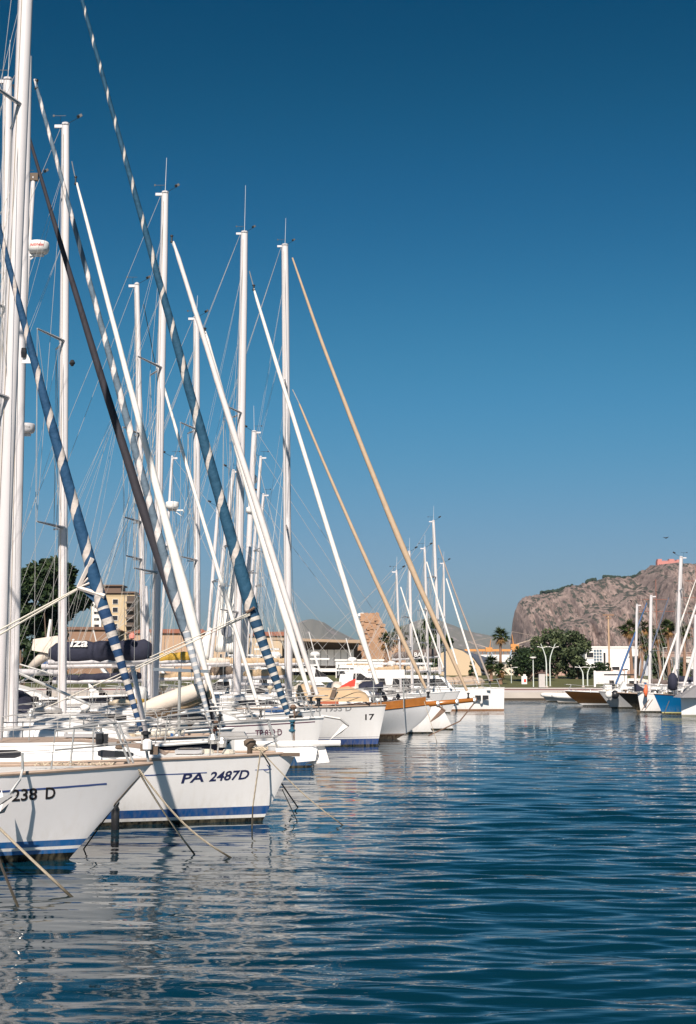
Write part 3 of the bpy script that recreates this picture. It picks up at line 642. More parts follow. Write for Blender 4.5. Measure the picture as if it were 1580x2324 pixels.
# ------------------------------------------------------------------ lamps and poles
M_lamp = mat('pale_lamp_post', (.55, .60, .56), .5)
def curved_lamp(px, py_top, py_base, Y, lean, label):
    b = at(px, py_base, Y); H = (py_base-py_top)/F*Y; e = empty('street_lamp', b, 0, label, 'street lamp', 'curved twin lamps on the quay'); l = lean/F*Y
    q = MB(); q.path([(0, 0, 0), (0, 0, H*.55), (l*.12, 0, H*.7), (l*.5, 0, H*.85), (l, 0, H)], [.09, .08, .07, .055, .04], 8); q.build('post', M_lamp, e)
    for s, h in ((1, .93), (-1, .93)):
        q = MB(); q.tube((l*.7, 0, H*.9), (l*.7+s*.45, 0, H*h), .03, None, 5); q.lathe((l*.7+s*.55, 0, H*h), [(.04, -.04), (.13, -.03), (.12, .03), (.03, .05)], 8); q.build('lamp_head', M_white, e)
    q = MB(); q.lathe((0, 0, 0), [(.2, 0), (.2, .12), (.13, .2)], 8); q.build('base', M_concrete, e)
curved_lamp(1241, 1462, 1560, 181, -12, 'tall curved lamp leaning left in front of the trees')
curved_lamp(1249, 1462, 1560, 184, 13, 'tall curved lamp leaning right in front of the trees')
curved_lamp(1324, 1511, 1560, 181, -9, 'shorter curved lamp leaning left near the brown hulled boat')
curved_lamp(1334, 1511, 1560, 184, 9, 'shorter curved lamp leaning right near the brown hulled boat')
e = empty('street_lamp', at(1211, 1559, 182), 0, 'straight lamp with a flat disc head on the quay', 'street lamp'); H = 67/F*182
q = MB(); q.tube((0, 0, 0), (0, 0, H-.15), .07, .05, 8); q.build('post', M_lamp, e)
q = MB(); q.lathe((0, 0, H-.1), [(.1, -.1), (.4, 0), (.42, .1), (.1, .14)], 12); q.build('lamp_head', M_white, e)
for i, (px, yt, yb, Y, lab) in enumerate(((1507, 1470, 1552, 192, 'thin green lamp pole left of the blue hulled yacht mast'), (1519, 1476, 1552, 195, 'thin green lamp pole behind the blue hulled yacht'), (1161, 1515, 1557, 200, 'short thin pole between the bush and the dark tree'))):
    e = empty('lamp_pole', at(px, yb, Y), 0, lab, 'lamp pole'); H = (yb-yt)/F*Y
    q = MB(); q.tube((0, 0, 0), (0, 0, H), .06, .04, 6); q.build('post', M_lamp, e)
    q = MB(); q.tube((0, 0, H-.1), (.6, 0, H), .03, None, 5); q.box((.7, 0, H), (.4, .15, .08)); q.build('lamp_head', M_white, e)
e = empty('floodlight_mast', at(1384, 1552, 226), 0, 'tall tan floodlight mast in front of the white building', 'floodlight mast'); H = 155/F*226
q = MB(); q.tube((0, 0, 0), (0, 0, H), .2, .12, 8); q.build('post', mat('tan_pole', (.50, .34, .22), .7), e)
q = MB(); q.box((0, 0, H), (1.8, .3, .25)); q.box((0, 0, H-.5), (.9, .3, .2)); q.build('lamp_bar', mat('brown_bar', (.25, .15, .1), .7), e)
e = empty('bollard', at(1230, 1560, 178), 0, 'grey quay service pedestal with dark cap beside the straight lamp', 'service pedestal')
q = MB(); q.box((0, 0, .85), (.75, .6, 1.7)); q.build('body', mat('grey_box', (.42, .40, .38), .7), e)
q = MB(); q.box((0, 0, 1.82), (.95, .8, .2)); q.box((0, 0, 2.0), (.3, .3, .25)); q.build('cap', mat('brown_cap', (.09, .05, .04), .7), e)
q = MB(); p = at(1190, 1552, 197); q.box((0, 0, .5), (.75, .2, 1.1)); q.box((.05, 0, 1.15), (.35, .18, .3)); q.box((.1, -.12, .45), (.3, .05, .4), mi=1)
o = q.build('notice_board', [M_white, M_red]); o.location = p; tag(o, 'small white and red notice on the lawn', 'notice')
e = empty('sailing_ship', at(1490, 1548, 330), 0, 'far square rigger with brown masts and crossed yards behind the palms', 'ship'); k = 330/F
q = MB(); q.prism([(-30*k, 0), (-38*k, 10*k), (120*k, 12*k), (118*k, 0)], -2, 2); q.build('hull', mat('ship_hull', (.25, .2, .18), .6), e)
M_yard = mat('brown_spar', (.27, .12, .09), .7)
for mx, yds, mt in ((4, ((186, 28), (159, 40), (108, 42), (101, 36)), 232), (96, ((228, 26), (190, 34), (155, 44), (120, 46), (102, 46)), 262)):
    q = MB(); q.tube((mx*k, 0, 0), (mx*k, 0, mt*k), 1.9*k, .9*k, 6); m_ = q.build('mast', M_yard, e)
    for h, wd in yds:
        q = MB(); q.tube(((mx-wd)*k, 0, h*k), ((mx+wd)*k, 0, h*k), .8*k, None, 5); q.build('yard', M_yard, m_)
# ------------------------------------------------------------------ boats
def text_mesh(s, size):
    c = bpy.data.curves.new('t', 'FONT'); c.body = s; c.size = size; c.offset = .02; c.resolution_u = 3
    o = bpy.data.objects.new('t', c); COL.objects.link(o); dg = bpy.context.evaluated_depsgraph_get()
    me = o.evaluated_get(dg).to_mesh(); vs = [tuple(v.co) for v in me.vertices]; fs = [tuple(p.vertices) for p in me.polygons]
    o.evaluated_get(dg).to_mesh_clear(); bpy.data.objects.remove(o); bpy.data.curves.remove(c); return vs, fs
class Boat:
    def __init__(s, label, px, Y, a=0, side=1, L=10, B=3.2, fb=1.35, fm=1.1, fs=1.05, rake=1.0, sp=1.0, tr=.72, cat='sailing yacht', name='sailing_yacht', group='yachts moored side by side', flare=.3, fullness=.5):
        s.L, s.B, s.fb, s.fm, s.fs, s.rake, s.sp, s.tr, s.side, s.Y, s.flare, s.full = L, B, fb, fm, fs, rake, sp, tr, side, Y, flare, fullness
        s.rz = radians(a)+(0 if side > 0 else pi)
        zp = HOR+(HC-fb)*F/Y; p = at(px, zp, Y); s.o = (p[0], Y, 0)
        s.root = empty(name, s.o, s.rz, label, cat, group); s.cs, s.sn = cos(s.rz), sin(s.rz); s.near = -1 if side > 0 else 1
    def P(s, px, py, y=0):
        """picture point -> local (x,z) on the fore-and-aft plane at local offset y"""
        ox, oy = s.o[0]-s.sn*y, s.o[1]+s.cs*y
        a = at(px, py, 1.0); dx, dy, dz = a[0], 1.0, a[2]-HC          # ray from the camera
        # solve dx*t = ox+cs*u ; dy*t = oy+sn*u
        det = dx*(-s.sn)-(-s.cs)*dy
        t = (ox*(-s.sn)-(-s.cs)*oy)/det; u = (dx*oy-dy*ox)/det
        return u, HC+dz*t
    def m(s, px): return px/F*s.Y
    def zd(s, x):
        t = min(1, max(0, -x/s.L))
        if t < .6: return s.fm+(s.fb-s.fm)*(1-t/.6)**2
        return s.fm+(s.fs-s.fm)*((t-.6)/.4)**2
    def xs(s, z):
        d = max(0, (s.fb-z)/s.fb); return -s.rake*d**s.sp
    def hb(s, x, z):
        t = (s.xs(z)-x)/(s.L*.98)
        if t <= 0: return 0
        sh = sin(pi/2*min(1, t/s.full))**.85
        if t > .5: sh *= 1-(1-s.tr)*((t-.5)/.5)**2
        zr = min(1, max(0, (z+.4)/(s.zd(x)+.4)))
        return s.B/2*sh*zr**(.16+s.flare*max(0, 1-t/.5)**1.6)
    def hull(s, m, deckm=M_deck, railm=M_gel, rail=.022, railh=.0):
        ts = [0, .004, .012, .025, .045, .07, .1, .14, .18, .23, .28, .34, .4, .46, .52, .6, .68, .76, .84, .92, 1]; n = 12
        q = MB(); rows = []
        for sd in (-1, 1):
            g = []
            for t in ts:
                zt = s.zd(-t*s.L*.98); g.append([(lambda z: (s.xs(z)-t*s.L*.98, sd*s.hb(s.xs(z)-t*s.L*.98, z), z))(-.4+(zt+.4)*k/n) for k in range(n+1)])
            if sd > 0: g = [r[::-1] for r in g]
            q.grid(g); rows.append(g)
        last = rows[0][-1]+rows[1][-1][:-1]
        q.add(last, [tuple(range(len(last)))])
        h = q.build('hull', m, s.root, True); s.hullo = h
        mod = h.modifiers.new('e', 'EDGE_SPLIT'); mod.split_angle = radians(50)
        q = MB(); g = []
        for t in ts:
            x = -t*s.L*.98; z = s.zd(x)-.015; w_ = s.hb(x, s.zd(x))
            g.append([(x, w_*u, z+.05*(1-u*u)*min(1, w_)) for u in (-1, -.5, 0, .5, 1)])
        q.grid(g); q.build('deck', deckm, s.root, True)
        for sd in (-1, 1):
            q = MB(); q.path([(-t*s.L*.98, sd*s.hb(-t*s.L*.98, s.zd(-t*s.L*.98)), s.zd(-t*s.L*.98)+.012+railh/2) for t in ts], rail, 6); q.build('toe_rail', railm, s.root)
        return s
    def strip(s, x0, x1, dz, th, m, name='sheer_stripe', end=None):
        for sd in (s.near,):
            q = MB(); g = []
            for i in range(25):
                x = lerp(x0, x1, i/24); z = s.zd(x)-dz
                g.append([(x, sd*(s.hb(x, z-th/2)+.004), z-th/2), (x, sd*(s.hb(x, z+th/2)+.004), z+th/2)])
            q.grid(g); q.build(name, m, s.root)
    def text(s, body, x0, z0, x1, z1, h, m, shear=0, name='registration_letters', sq=None, serif=False):
        """lettering that follows the hull side, from (x0,z0) to (x1,z1) with cap height h"""
        vs, fs = text_mesh(body, 1.0); mx = max(v[0] for v in vs); mn = min(v[0] for v in vs); cap = .73
        out = []
        if serif:    # little foot and head serifs on the upright strokes
            o = len(vs)
            xs_ = sorted(set(round(v[0], 3) for v in vs if v[1] < .01 or abs(v[1]-.729) < .01))
        for (u, v, _) in vs:
            f = (u-mn)/(mx-mn); x = lerp(x0, x1, f); zz = v/cap*h; x += (shear*zz)*(1 if s.side > 0 else -1)
            z = lerp(z0, z1, f)+zz; out.append((x, s.near*(s.hb(x, z)+.006), z))
        q = MB(); q.add(out, fs)
        return q.build(name, m, s.root)
    def cabin(s, xa, xb, h, wf=.62, m=M_gel, topm=M_deck, wins=(), ramp=1.4, aft=None):
        s.cab = (xa, xb, h, wf)
        def prof(x):
            r = min(1, (xa-x)/ramp) if ramp > 0 else 1; hh = h*(r**.6)
            w_ = min(wf*s.hb(x, s.zd(x)), s.B/2*wf)*(min(1, .35+r)) ; z0 = s.zd(x)-.02
            return w_, z0, hh
        q = MB(); g = []; n = 14
        for i in range(n+1):
            x = lerp(xa, xb, (i/n)**1.3); w_, z0, hh = prof(x)
            g.append([(x, -w_, z0), (x, -w_+.10*hh, z0+.8*hh), (x, -w_+.28*hh, z0+.97*hh), (x, 0, z0+hh*1.08), (x, w_-.28*hh, z0+.97*hh), (x, w_-.10*hh, z0+.8*hh), (x, w_, z0)])
        q.grid(g); q.add(g[-1], [tuple(range(7))]); c = q.build('coachroof', m, s.root)
        q = MB(); q.grid([[V(r[j], (0, (.05, 0, -.05)[j-2], .008)) for j in (2, 3, 4)] for r in g]); q.build('roof_nonskid', topm, c)
        for (wa, wb) in wins:
            for sd in (-1, 1):
                q = MB(); g2 = []; cz, hz = .45, .2
                for i in range(9):
                    x = lerp(wa, wb, i/8); w_, z0, hh = prof(x); e = hz*(1 if 0 < i < 8 else .55)
                    g2.append([(x, sd*(w_-.10*hh*(cz-e)/.8+.007), z0+(cz-e)*hh), (x, sd*(w_-.10*hh*(cz+e)/.8+.007), z0+(cz+e)*hh)])
                q.grid(g2); q.build('window', M_glass, c)
        return c
    def hatch(s, x, y=0, w_=.55, m=M_glass):
        xa, xb, h, wf = s.cab; z = s.zd(x)+h*1.08 if x < xa-.3 else s.zd(x)+.05
        q = MB(); q.box((x, y, z+.03), (w_, w_, .07)); f = q.build('hatch', M_alu, s.root)
        q = MB(); q.box((x, y, z+.075), (w_*.8, w_*.8, .02)); q.build('pane', m, f)
    def rail(s, pul=1.5, h=.6, st=1.7, n=5, x_end=None, tip=.0, near_only=False, r=.013, rr=.016):
        H = lambda x, dy=0.0: s.hb(x, s.zd(x))-.04
        g = MB(); zt = s.fb+h
        for sd in (-1, 1):
            xa = -pul; ya = sd*max(.05, H(xa)); yb = sd*max(.16, H(-.35))
            g.path([(xa, ya, s.zd(xa)), (xa+.05, ya, s.zd(xa)+h*.95), (-.5, yb, zt), (tip-.08, sd*.14, zt+.02), (tip+.02, 0, zt+.02)], rr, 6)
            g.path([(xa+.05, ya, s.zd(xa)+h*.5), (-.35, yb, s.fb+h*.5)], rr*.8, 5)
            g.path([(-.55, yb, zt), (-.3, sd*max(.06, H(-.3)), s.fb)], rr, 6)
        g.build('pulpit', M_steel, s.root)
        x_end = x_end or -s.L+.8
        xs_ = []; x = -pul
        while x > x_end and len(xs_) < n+1: xs_.append(x); x -= st
        for sd in ((s.near,) if near_only else (-1, 1)):
            for x in xs_[1:]:
                q = MB(); q.tube((x, sd*H(x), s.zd(x)), (x, sd*H(x), s.zd(x)+h), r*1.1, None, 5); q.build('stanchion', M_steel, s.root)
            q = MB()
            for f in (1, .5): q.path([(x, sd*H(x), s.zd(x)+h*f*(.97 if k else 1)) for k, x in enumerate(xs_+[x_end])], .0045+s.Y*.00006, 4)
            q.build('lifeline', M_wire, s.root)
    def mast(s, pb, pt, wpx, sprs=(), m=M_mast, straight=False, gear=1, sw=1.0, ant=1.1, top=True, z0=None, sheave=True):
        (x0, zb), (x1, z1) = s.P(*pb), s.P(*pt); r = s.m(wpx)/2; s.mt = (x1, z1); s.mf = (x0, zb); s.mr = r
        zb2 = z0 if z0 is not None else min(zb, s.zd(x0))
        k = (x1-x0)/(z1-zb); xb = x0-(zb-zb2)*k
        fx = lambda z: x0+(z-zb)*k; s.fx = fx
        q = MB(); q.path([(xb, 0, zb2), (fx(lerp(zb2, z1, .85)), 0, lerp(zb2, z1, .85)), (x1, 0, z1)], [r, r, r*.86], 12, flat=.75); ms = q.build('mast', m, s.root, True)
        md = ms.modifiers.new('e', 'EDGE_SPLIT'); md.split_angle = radians(50); s.ms = ms
        # sail track and a halyard or two along it
        q = MB(); q.box(((xb+x1)/2-r*1.0, 0, (zb2+z1)/2), (.02, .03, .01)); 
        q.tube((xb-r*1.02, 0, zb2+.8), (x1-r*.88, 0, z1-.1), .012+r*.03, None, 4); q.build('sail_track', M_alu, ms)
        q = MB()
        for j, yy in enumerate((-.5, .35)): q.tube((xb+r*.5*(1 if j else -1), yy*r*1.7, zb2+.6), (x1+r*.3*(1 if j else -1), yy*r*1.5, z1-.3), .005+s.Y*.00005, None, 3)
        q.build('halyard', M_rope, ms)
        s.tips = []
        for k2, py in enumerate(sprs):
            z = s.P(pt[0], py)[1]; L = (1.15-.12*k2)*sw; af = 0 if straight else .45*sw
            for sd in (-1, 1):
                tipp = (fx(z)-af, sd*L, z+.06); q = MB(); q.tube((fx(z), sd*r*.5, z), tipp, .032+r*.1, .022, 6); q.build('spreader', M_alu, ms)
                if sd == s.near or 1: s.tips.append((k2, sd, tipp))
        def wire(p, q_, r_=None, m_=M_wire, nm='shroud'):
            g = MB(); g.tube(p, q_, r_ or (.0035+s.Y*.00007), None, 4); return g.build(nm, m_, s.root)
        s.wire = wire
        chainx = x0-(0 if straight else .35); q = MB(); rw = .0035+min(s.Y, 75)*.00006
        for sd in (-1, 1):
            yb = sd*min(s.B/2-.1, s.hb(chainx, s.zd(chainx))-.06); foot = (chainx, yb, s.zd(chainx))
            tp = [t[2] for t in s.tips if t[1] == sd]
            pts = [foot]+tp+[(fx(z1-.1), 0, z1-.15)]
            for a_, b_ in zip(pts, pts[1:]): q.tube(a_, b_, rw, None, 4)
            if tp: q.tube((chainx+.3, yb*.95, s.zd(chainx)), (fx(tp[0][2]-.1), 0, tp[0][2]-.15), rw, None, 4)
            if len(tp) > 1: q.tube(tp[0], (fx(tp[1][2]), 0, tp[1][2]-.1), rw, None, 4)
        for tt in (.5, .66, .8, .93):
            zz = lerp(zb, z1, tt); xx = x0-random.uniform(.8, 5.5)
            for sd in ((-1, 1) if tt > .7 else (1,)): q.tube((fx(zz), 0, zz), (xx, sd*s.B*random.uniform(.1, .45), s.zd(xx)+random.uniform(0, .6)), rw*.8, None, 3)
        q.build('shrouds', M_wire, s.root)
        if gear and top:
            sc = max(1, min(1.25, s.Y/60))*.75
            q = MB(); q.box((x1-r-.10*sc, 0, z1-.06), (.26*sc, .06, .08)); q.lathe((x1, 0, z1-.02), [(r*.9, 0), (r*.9, .05), (.03, .08)], 8); q.build('masthead_crane', m, ms)
            q = MB(); q.tube((x1+r*.5, 0, z1+.02), (x1+.42*sc, 0, z1+.22*sc), .009*sc, None, 4); 
            q.lathe((x1+.44*sc, 0, z1+.26*sc), [(.03*sc, -.03), (.07*sc, .03*sc), (.02, .08*sc)], 6); q.box((x1+.5*sc, 0, z1+.31*sc), (.16*sc, .02, .1*sc), ry=-.5); q.build('wind_vane', M_black, ms)
            q = MB(); q.tube((x1-.18*sc, 0, z1), (x1-.18*sc, 0, z1+.3*sc), .006*sc, None, 4); q.box((x1-.2*sc, 0, z1+.31*sc), (.42*sc, .012*sc, .015*sc)); q.box((x1-.42*sc, 0, z1+.31*sc), (.06*sc, .02, .07*sc)); q.build('wind_indicator', M_black, ms)
            if gear > 1: q = MB(); q.tube((x1, 0, z1), (x1+.03, 0, z1+ant), .011*sc, .007*sc, 4); q.build('antenna', M_white, ms)
        return ms
    def stay(s, pts, m, name='furled_sail', pitch=(1, 1), sc=1.0, lumps=0.0, r0=None):
        """rolled headsail along picture points (px,py,width)"""
        import numpy as np
        L = []; cf = np.polyfit([p[1]/1000 for p in pts], [p[0] for p in pts], 2 if len(pts) > 5 else 1)
        pts = [(px*.15+.85*float(np.polyval(cf, py/1000)), py, w_) for px, py, w_ in pts]
        for (px, py, wpx) in pts:
            x, z = s.P(px, py); L.append(((x, 0, z), s.m(wpx)/2*sc))
        # densify
        D = []; 
        for i in range(len(L)-1):
            n = 5
            for j in range(n):
                t = j/n; D.append((tuple(lerp(L[i][0][k], L[i+1][0][k], t) for k in range(3)), lerp(L[i][1], L[i+1][1], t)*(1+lumps*(random.random()-.5))))
        D.append(L[-1])
        q = MB(); q.path([d[0] for d in D], [d[1] for d in D], 10, uv=True)
        acc = 0; A = [0]
        for i in range(1, len(D)): acc += ln(sub(D[i][0], D[i-1][0]))/lerp(pitch[0], pitch[1], i/len(D)); A.append(acc)
        for k_ in list(q.uv): i = k_//10; u_ = q.uv[k_]; q.uv[k_] = [(u_[0][0], A[i]), (u_[1][0], A[i]), (u_[2][0], A[i+1]), (u_[3][0], A[i+1])]
        o = q.build(name, m, s.root, True)
        md = o.modifiers.new('e', 'EDGE_SPLIT'); md.split_angle = radians(60)
        return o, L
    def drum(s, px, py, m=M_black, r=.11, foot=None):
        r = r*(.62 if foot else .85)
        x, z = s.P(px, py); q = MB(); q.lathe((x, 0, z), [(r*.5, -.14), (r, -.12), (r, -.09), (r*.55, -.08), (r*.55, .05), (r, .06), (r, .09), (r*.4, .11)], 10); q.build('furler_drum', m, s.root)
        fx_, fz = foot or (x+.05, s.zd(x)); q = MB(); q.tube((x, 0, z-.12), (fx_, 0, fz), .02, None, 5); q.build('tack_fitting', M_steel, s.root)
    def line(s, a, b, r=None, m=M_wire, name='rope', ya=0, yb=0):
        (x0, z0), (x1, z1) = s.P(*a, ya), s.P(*b, yb); q = MB(); q.tube((x0, ya, z0), (x1, yb, z1), r or (.004+s.Y*.0001), None, 4); return q.build(name, m, s.root)
    def boom(s, p0, p1, r=.07, cover=None, cr=.16, m=M_mast, coverx=(0, 1), taper=.7, jacks=True, text=None, sag=0):
        """boom from mast end p0 to outer end p1 (picture points); cover = canvas material"""
        cr *= .74; (x0, z0), (x1, z1) = s.P(*p0), s.P(*p1); q = MB(); q.path([(x0, 0, z0), (x1, 0, z1)], r, 8, flat=.8); b = q.build('boom', m, s.root, True)
        if cover:
            q = MB(); ps = []; rs = []
            for i in range(15):
                t = lerp(coverx[0], coverx[1], i/14); ps.append((lerp(x0, x1, t), .02*sin(i*1.7), lerp(z0, z1, t)+cr*.95*(1-(1-taper)*i/14)+.02*sin(i*2.3))); rs.append(cr*(1-(1-taper)*i/14)*(1+.07*sin(i*2.9)))
            rs[0] *= .6; rs[-1] *= .35; q.path(ps, rs, 12, thin=.6); q.build('sail_cover', cover, s.root, True)
            if jacks and hasattr(s, 'fx'):
                q = MB()
                for t in (.35, .7):
                    for sd in (-1, 1): q.tube((lerp(x0, x1, t), sd*.12, lerp(z0, z1, t)+cr), (s.fx(z0+(s.mt[1]-z0)*.55), 0, z0+(s.mt[1]-z0)*.55), .002+min(s.Y, 60)*.00004, None, 3)
                q.build('lazy_jack', M_ropew, s.root)
        return b
    def backstay(s, x=None, z=None, n=1):
        for i in range(n): s.wire((s.mt[0]-s.mr, 0, s.mt[1]-.05), (x if x is not None else -s.L*.97, (.5*(i*2-1) if n > 1 else 0), z or s.fs), nm='backstay')
    def sprayhood(s, x, w_=1.1, h=.75, l=1.2, m=M_navy):
        q = MB(); g = []; z = s.zd(x)+.2
        for i in range(7):
            t = i/6; hh = h*sin(pi/2*min(1, t*1.5+.05)); g.append([(x-l*t, w_*cos(a_)*(1-.12*(1-t)), z+hh*max(0, sin(a_))**.7) for a_ in [pi*k/12 for k in range(13)]])
        q.grid(g); o = q.build('sprayhood', m, s.root, True); md = o.modifiers.new('s', 'SOLIDIFY'); md.thickness = .02
    def anchor(s, x, z, sc=.5, m=M_anchor, y=0):
        q = MB(); q.path([(x-.9*sc, y, z+.25*sc), (x-.1*sc, y, z+.12*sc), (x+.25*sc, y, z-.15*sc)], .045*sc+.01, 6)
        q.add([(x+.30*sc, y, z-.15*sc), (x-.55*sc, y-.32*sc, z-.75*sc), (x-.05*sc, y, z-.45*sc), (x-.55*sc, y+.32*sc, z-.75*sc), (x+.05*sc, y, z-.05*sc)], [(0, 1, 2), (0, 2, 3), (4, 1, 0), (4, 0, 3), (4, 2, 1), (4, 3, 2)])
        q.build('anchor', m, s.root)
    def fender(s, x, z, m=None, r=.11, l=.5, lab='white fender'):
        sd = s.near; y = sd*(s.hb(x, max(0.1, z))+r+.02)
        wp = (s.o[0]+s.cs*x-s.sn*y, s.o[1]+s.sn*x+s.cs*y, 0)
        e = empty('fender', (wp[0], wp[1], z), 0, lab, 'fender')
        q = MB(); q.lathe((0, 0, 0), [(.02, -l/2-.05), (r*.7, -l/2), (r, -l/2+r*.6), (r, l/2-r*.6), (r*.7, l/2), (.03, l/2+.08)], 10); q.build('body', m or M_white, e, True)
        q = MB(); q.tube((0, 0, l/2), (0, .05, s.zd(x)+.1-z), .01, None, 4); q.build('rope', M_ropew, e)
    def gear(s, n=10, seed=1, xa=-.8, xb=None):
        rnd = random.Random(seed); xb = xb or -s.L*.85; mats = [M_steel, M_black, M_white, M_rope, M_steel, M_anchor, M_ropew, M_brown, M_blue]
        for i in range(n):
            x = rnd.uniform(xb, xa); y = rnd.uniform(-.85, .85)*max(.05, s.hb(x, s.zd(x))-.12); z = s.zd(x)
            if hasattr(s, 'cab') and x < s.cab[0]-.5 and abs(y) < s.cab[3]*s.hb(x, s.zd(x)) and x > s.cab[1]: z += s.cab[2]*1.02
            k = rnd.randrange(6); q = MB(); mt = mats[rnd.randrange(len(mats))]
            if k == 0: q.lathe((x, y, z), [(.09, 0), (.10, .05), (.06, .08), (.06, .15), (.085, .18), (.03, .2)], 10); q.build('winch', M_steel, s.root, True)
            elif k == 1:
                q.path([(x+.13*cos(t*.7)*(1-t*.008), y+.13*sin(t*.7), z+.02+t*.0022) for t in range(36)], .011, 4); q.build('coiled_rope', M_rope if i % 2 else M_ropew, s.root)
            elif k == 2:
                q.lathe((x, y, z), [(.05, 0), (.05, .14), (.11, .18), (.12, .26), (.05, .3)], 9); q.build('cowl_vent', mt, s.root, True)
            elif k == 3:
                q.path([(x, y, z), (x+.02, y, z+.42), (x-.25, y, z+.46), (x-.5, y, z+.42), (x-.5, y, z)], .014, 5); q.build('grab_rail', M_steel, s.root)
            elif k == 4:
                q.path([(x, y, z+.09), (x-.3, y+.05, z+.12), (x-.7, y, z+.08)], [.05, .11, .05], 8); q.build('stowed_bag', mt, s.root, True)
            else:
                q.box((x, y, z+.06), (.32, .22, .1), rz=rnd.uniform(0, 1)); q.build('deck_locker', mt, s.root)
    def radar(s, px, py, wpx, z_=0, text=None, m=M_white, side=1):
        x, z = s.P(px, py); r = s.m(wpx)/2
        q = MB(); q.lathe((x, 0, z), [(r*.55, -r*.62), (r*.85, -r*.5), (r*1.0, -r*.2), (r*1.0, r*.35), (r*.93, r*.5), (r*.5, r*.58), (.02, r*.6)], 20); o = q.build('radar_dome', m, s.ms, True)
        q = MB(); q.box((x-side*r*.6, 0, z-r*.75), (r*2.2, .1, .06)); q.tube((x-side*r*1.4, 0, z-r*1.6), (x-side*r*.2, 0, z-r*.75), .02, None, 5); q.build('bracket', m, o)
        if text:
            vs, fs = text_mesh(text[0], 1.0); mx = max(v[0] for v in vs); wd = 1.3*r*text[2]
            g = MB(); g.add([((lambda X: (x+X+text[3]*r, -sqrt(max(.01, (r*1.015)**2-(X+text[3]*r)**2)), z-.08*r+v[1]*r*.42))((v[0]/mx-.5)*wd)) for v in vs], fs); g.build('radar_lettering', text[1], o)
def wet(m):
    k = m.name+'_wet_end'
    if k in MC: return MC[k]
    c = m.copy(); c.name = k; n = c.node_tree; bs = n.nodes['Principled BSDF']; src = bs.inputs['Base Color'].links[0].from_socket
    tc = n.nodes.new('ShaderNodeTexCoord'); sx = n.nodes.new('ShaderNodeSeparateXYZ'); n.links.new(tc.outputs['Object'], sx.inputs[0])
    r_ = n.nodes.new('ShaderNodeMapRange'); r_.inputs[1].default_value = .22; r_.inputs[2].default_value = .04; n.links.new(sx.outputs[2], r_.inputs[0])
    mx = n.nodes.new('ShaderNodeMix'); mx.data_type = 'RGBA'; mx.inputs[7].default_value = (.06, .05, .03, 1); n.links.new(r_.outputs[0], mx.inputs[0]); n.links.new(src, mx.inputs[6]); n.links.new(mx.outputs[2], bs.inputs['Base Color'])
    wv = n.nodes.new('ShaderNodeTexWave'); wv.inputs['Scale'].default_value = 18; n.links.new(tc.outputs['Object'], wv.inputs['Vector']); bp = n.nodes.new('ShaderNodeBump'); bp.inputs['Distance'].default_value = .01; n.links.new(wv.outputs['Fac'], bp.inputs['Height']); n.links.new(bp.outputs[0], bs.inputs['Normal'])
    MC[k] = c; return c
def rope(p0, p1, r, m, label, sag=.16, name='mooring_rope', cat='rope', group='mooring lines'):
    q = MB(); pts = []
    for i in range(13):
        t = i/12; pts.append((lerp(p0[0], p1[0], t), lerp(p0[1], p1[1], t), lerp(p0[2], p1[2], t)-sag*sin(pi*t)))
    pts.append(V(pts[-1], S(sub(pts[-1], pts[-2]), .35))); q.path(pts, r, 6); tag(q.build(name, wet(m)), label, cat, group)
# ---------------- B1: nearest hull, registration ... 238 D
m1 = hull_mat('hull_paint_near', [(.10, BK), (.165, (.02, .13, .36)), (.205, WH), (.30, (.02, .13, .36))], (.88, .855, .85), .25)
b = Boat('nearest white yacht hull numbered 238 D, sloping bow over a blue waterline stripe', 345, 21.4, 0, 1, 10.5, 3.4, 1.39, 1.22, 1.1, 1.21, flare=.22)
b.hull(m1, M_deck, M_teak, .028)
b.strip(-.62, -7, .235, .026, M_stripeline); 
b.cabin(-2.6, -7, .38, wins=[(-3.4, -4.6)])
b.rail(1.35, .62, 1.9, 4, tip=-.02, rr=.017)
x0, z0 = b.P(30, 1816, -.55); x1, z1 = b.P(122, 1813, -.55)
b.text('238', *b.P(28, 1818, -.75), *b.P(82, 1815, -.7), .175, M_letter, .12); b.text('D', *b.P(99, 1815, -.72), *b.P(120, 1814, -.7), .175, M_letter, .12)
b.text('T', b.P(-14, 1820, -.8)[0], b.P(-14, 1820, -.8)[1], b.P(2, 1819, -.8)[0], b.P(2, 1819, -.8)[1], .175, M_letter, .12)
F4 = [(-60, 300, 9), (-20, 440, 11), (5, 548, 13), (31, 636, 14), (50, 712, 16), (67, 782, 17), (93, 888, 20), (118, 976, 23), (143, 1051, 24), (155, 1095, 25), (176, 1166, 26), (199, 1254, 28), (217, 1322, 30), (231, 1378, 29)]
F4b = [(231, 1378, 29), (248, 1410, 27), (259, 1453, 24), (271, 1496, 20), (287, 1546, 17), (302, 1593, 14), (313, 1637, 12), (322, 1660, 9)]
ms1 = wrap_mat('navy_blue_furl', (.022, .075, .155), (.60, .53, .475), 1, .22); ms1b = wrap_mat('navy_blue_rings', (.022, .06, .14), (.62, .56, .50), 1, .42, True)
b.stay(F4, ms1, lumps=.04, pitch=(.66, .72)); b.stay(F4b, ms1b, name='furled_sail_foot', lumps=.04, pitch=(.24, .11))
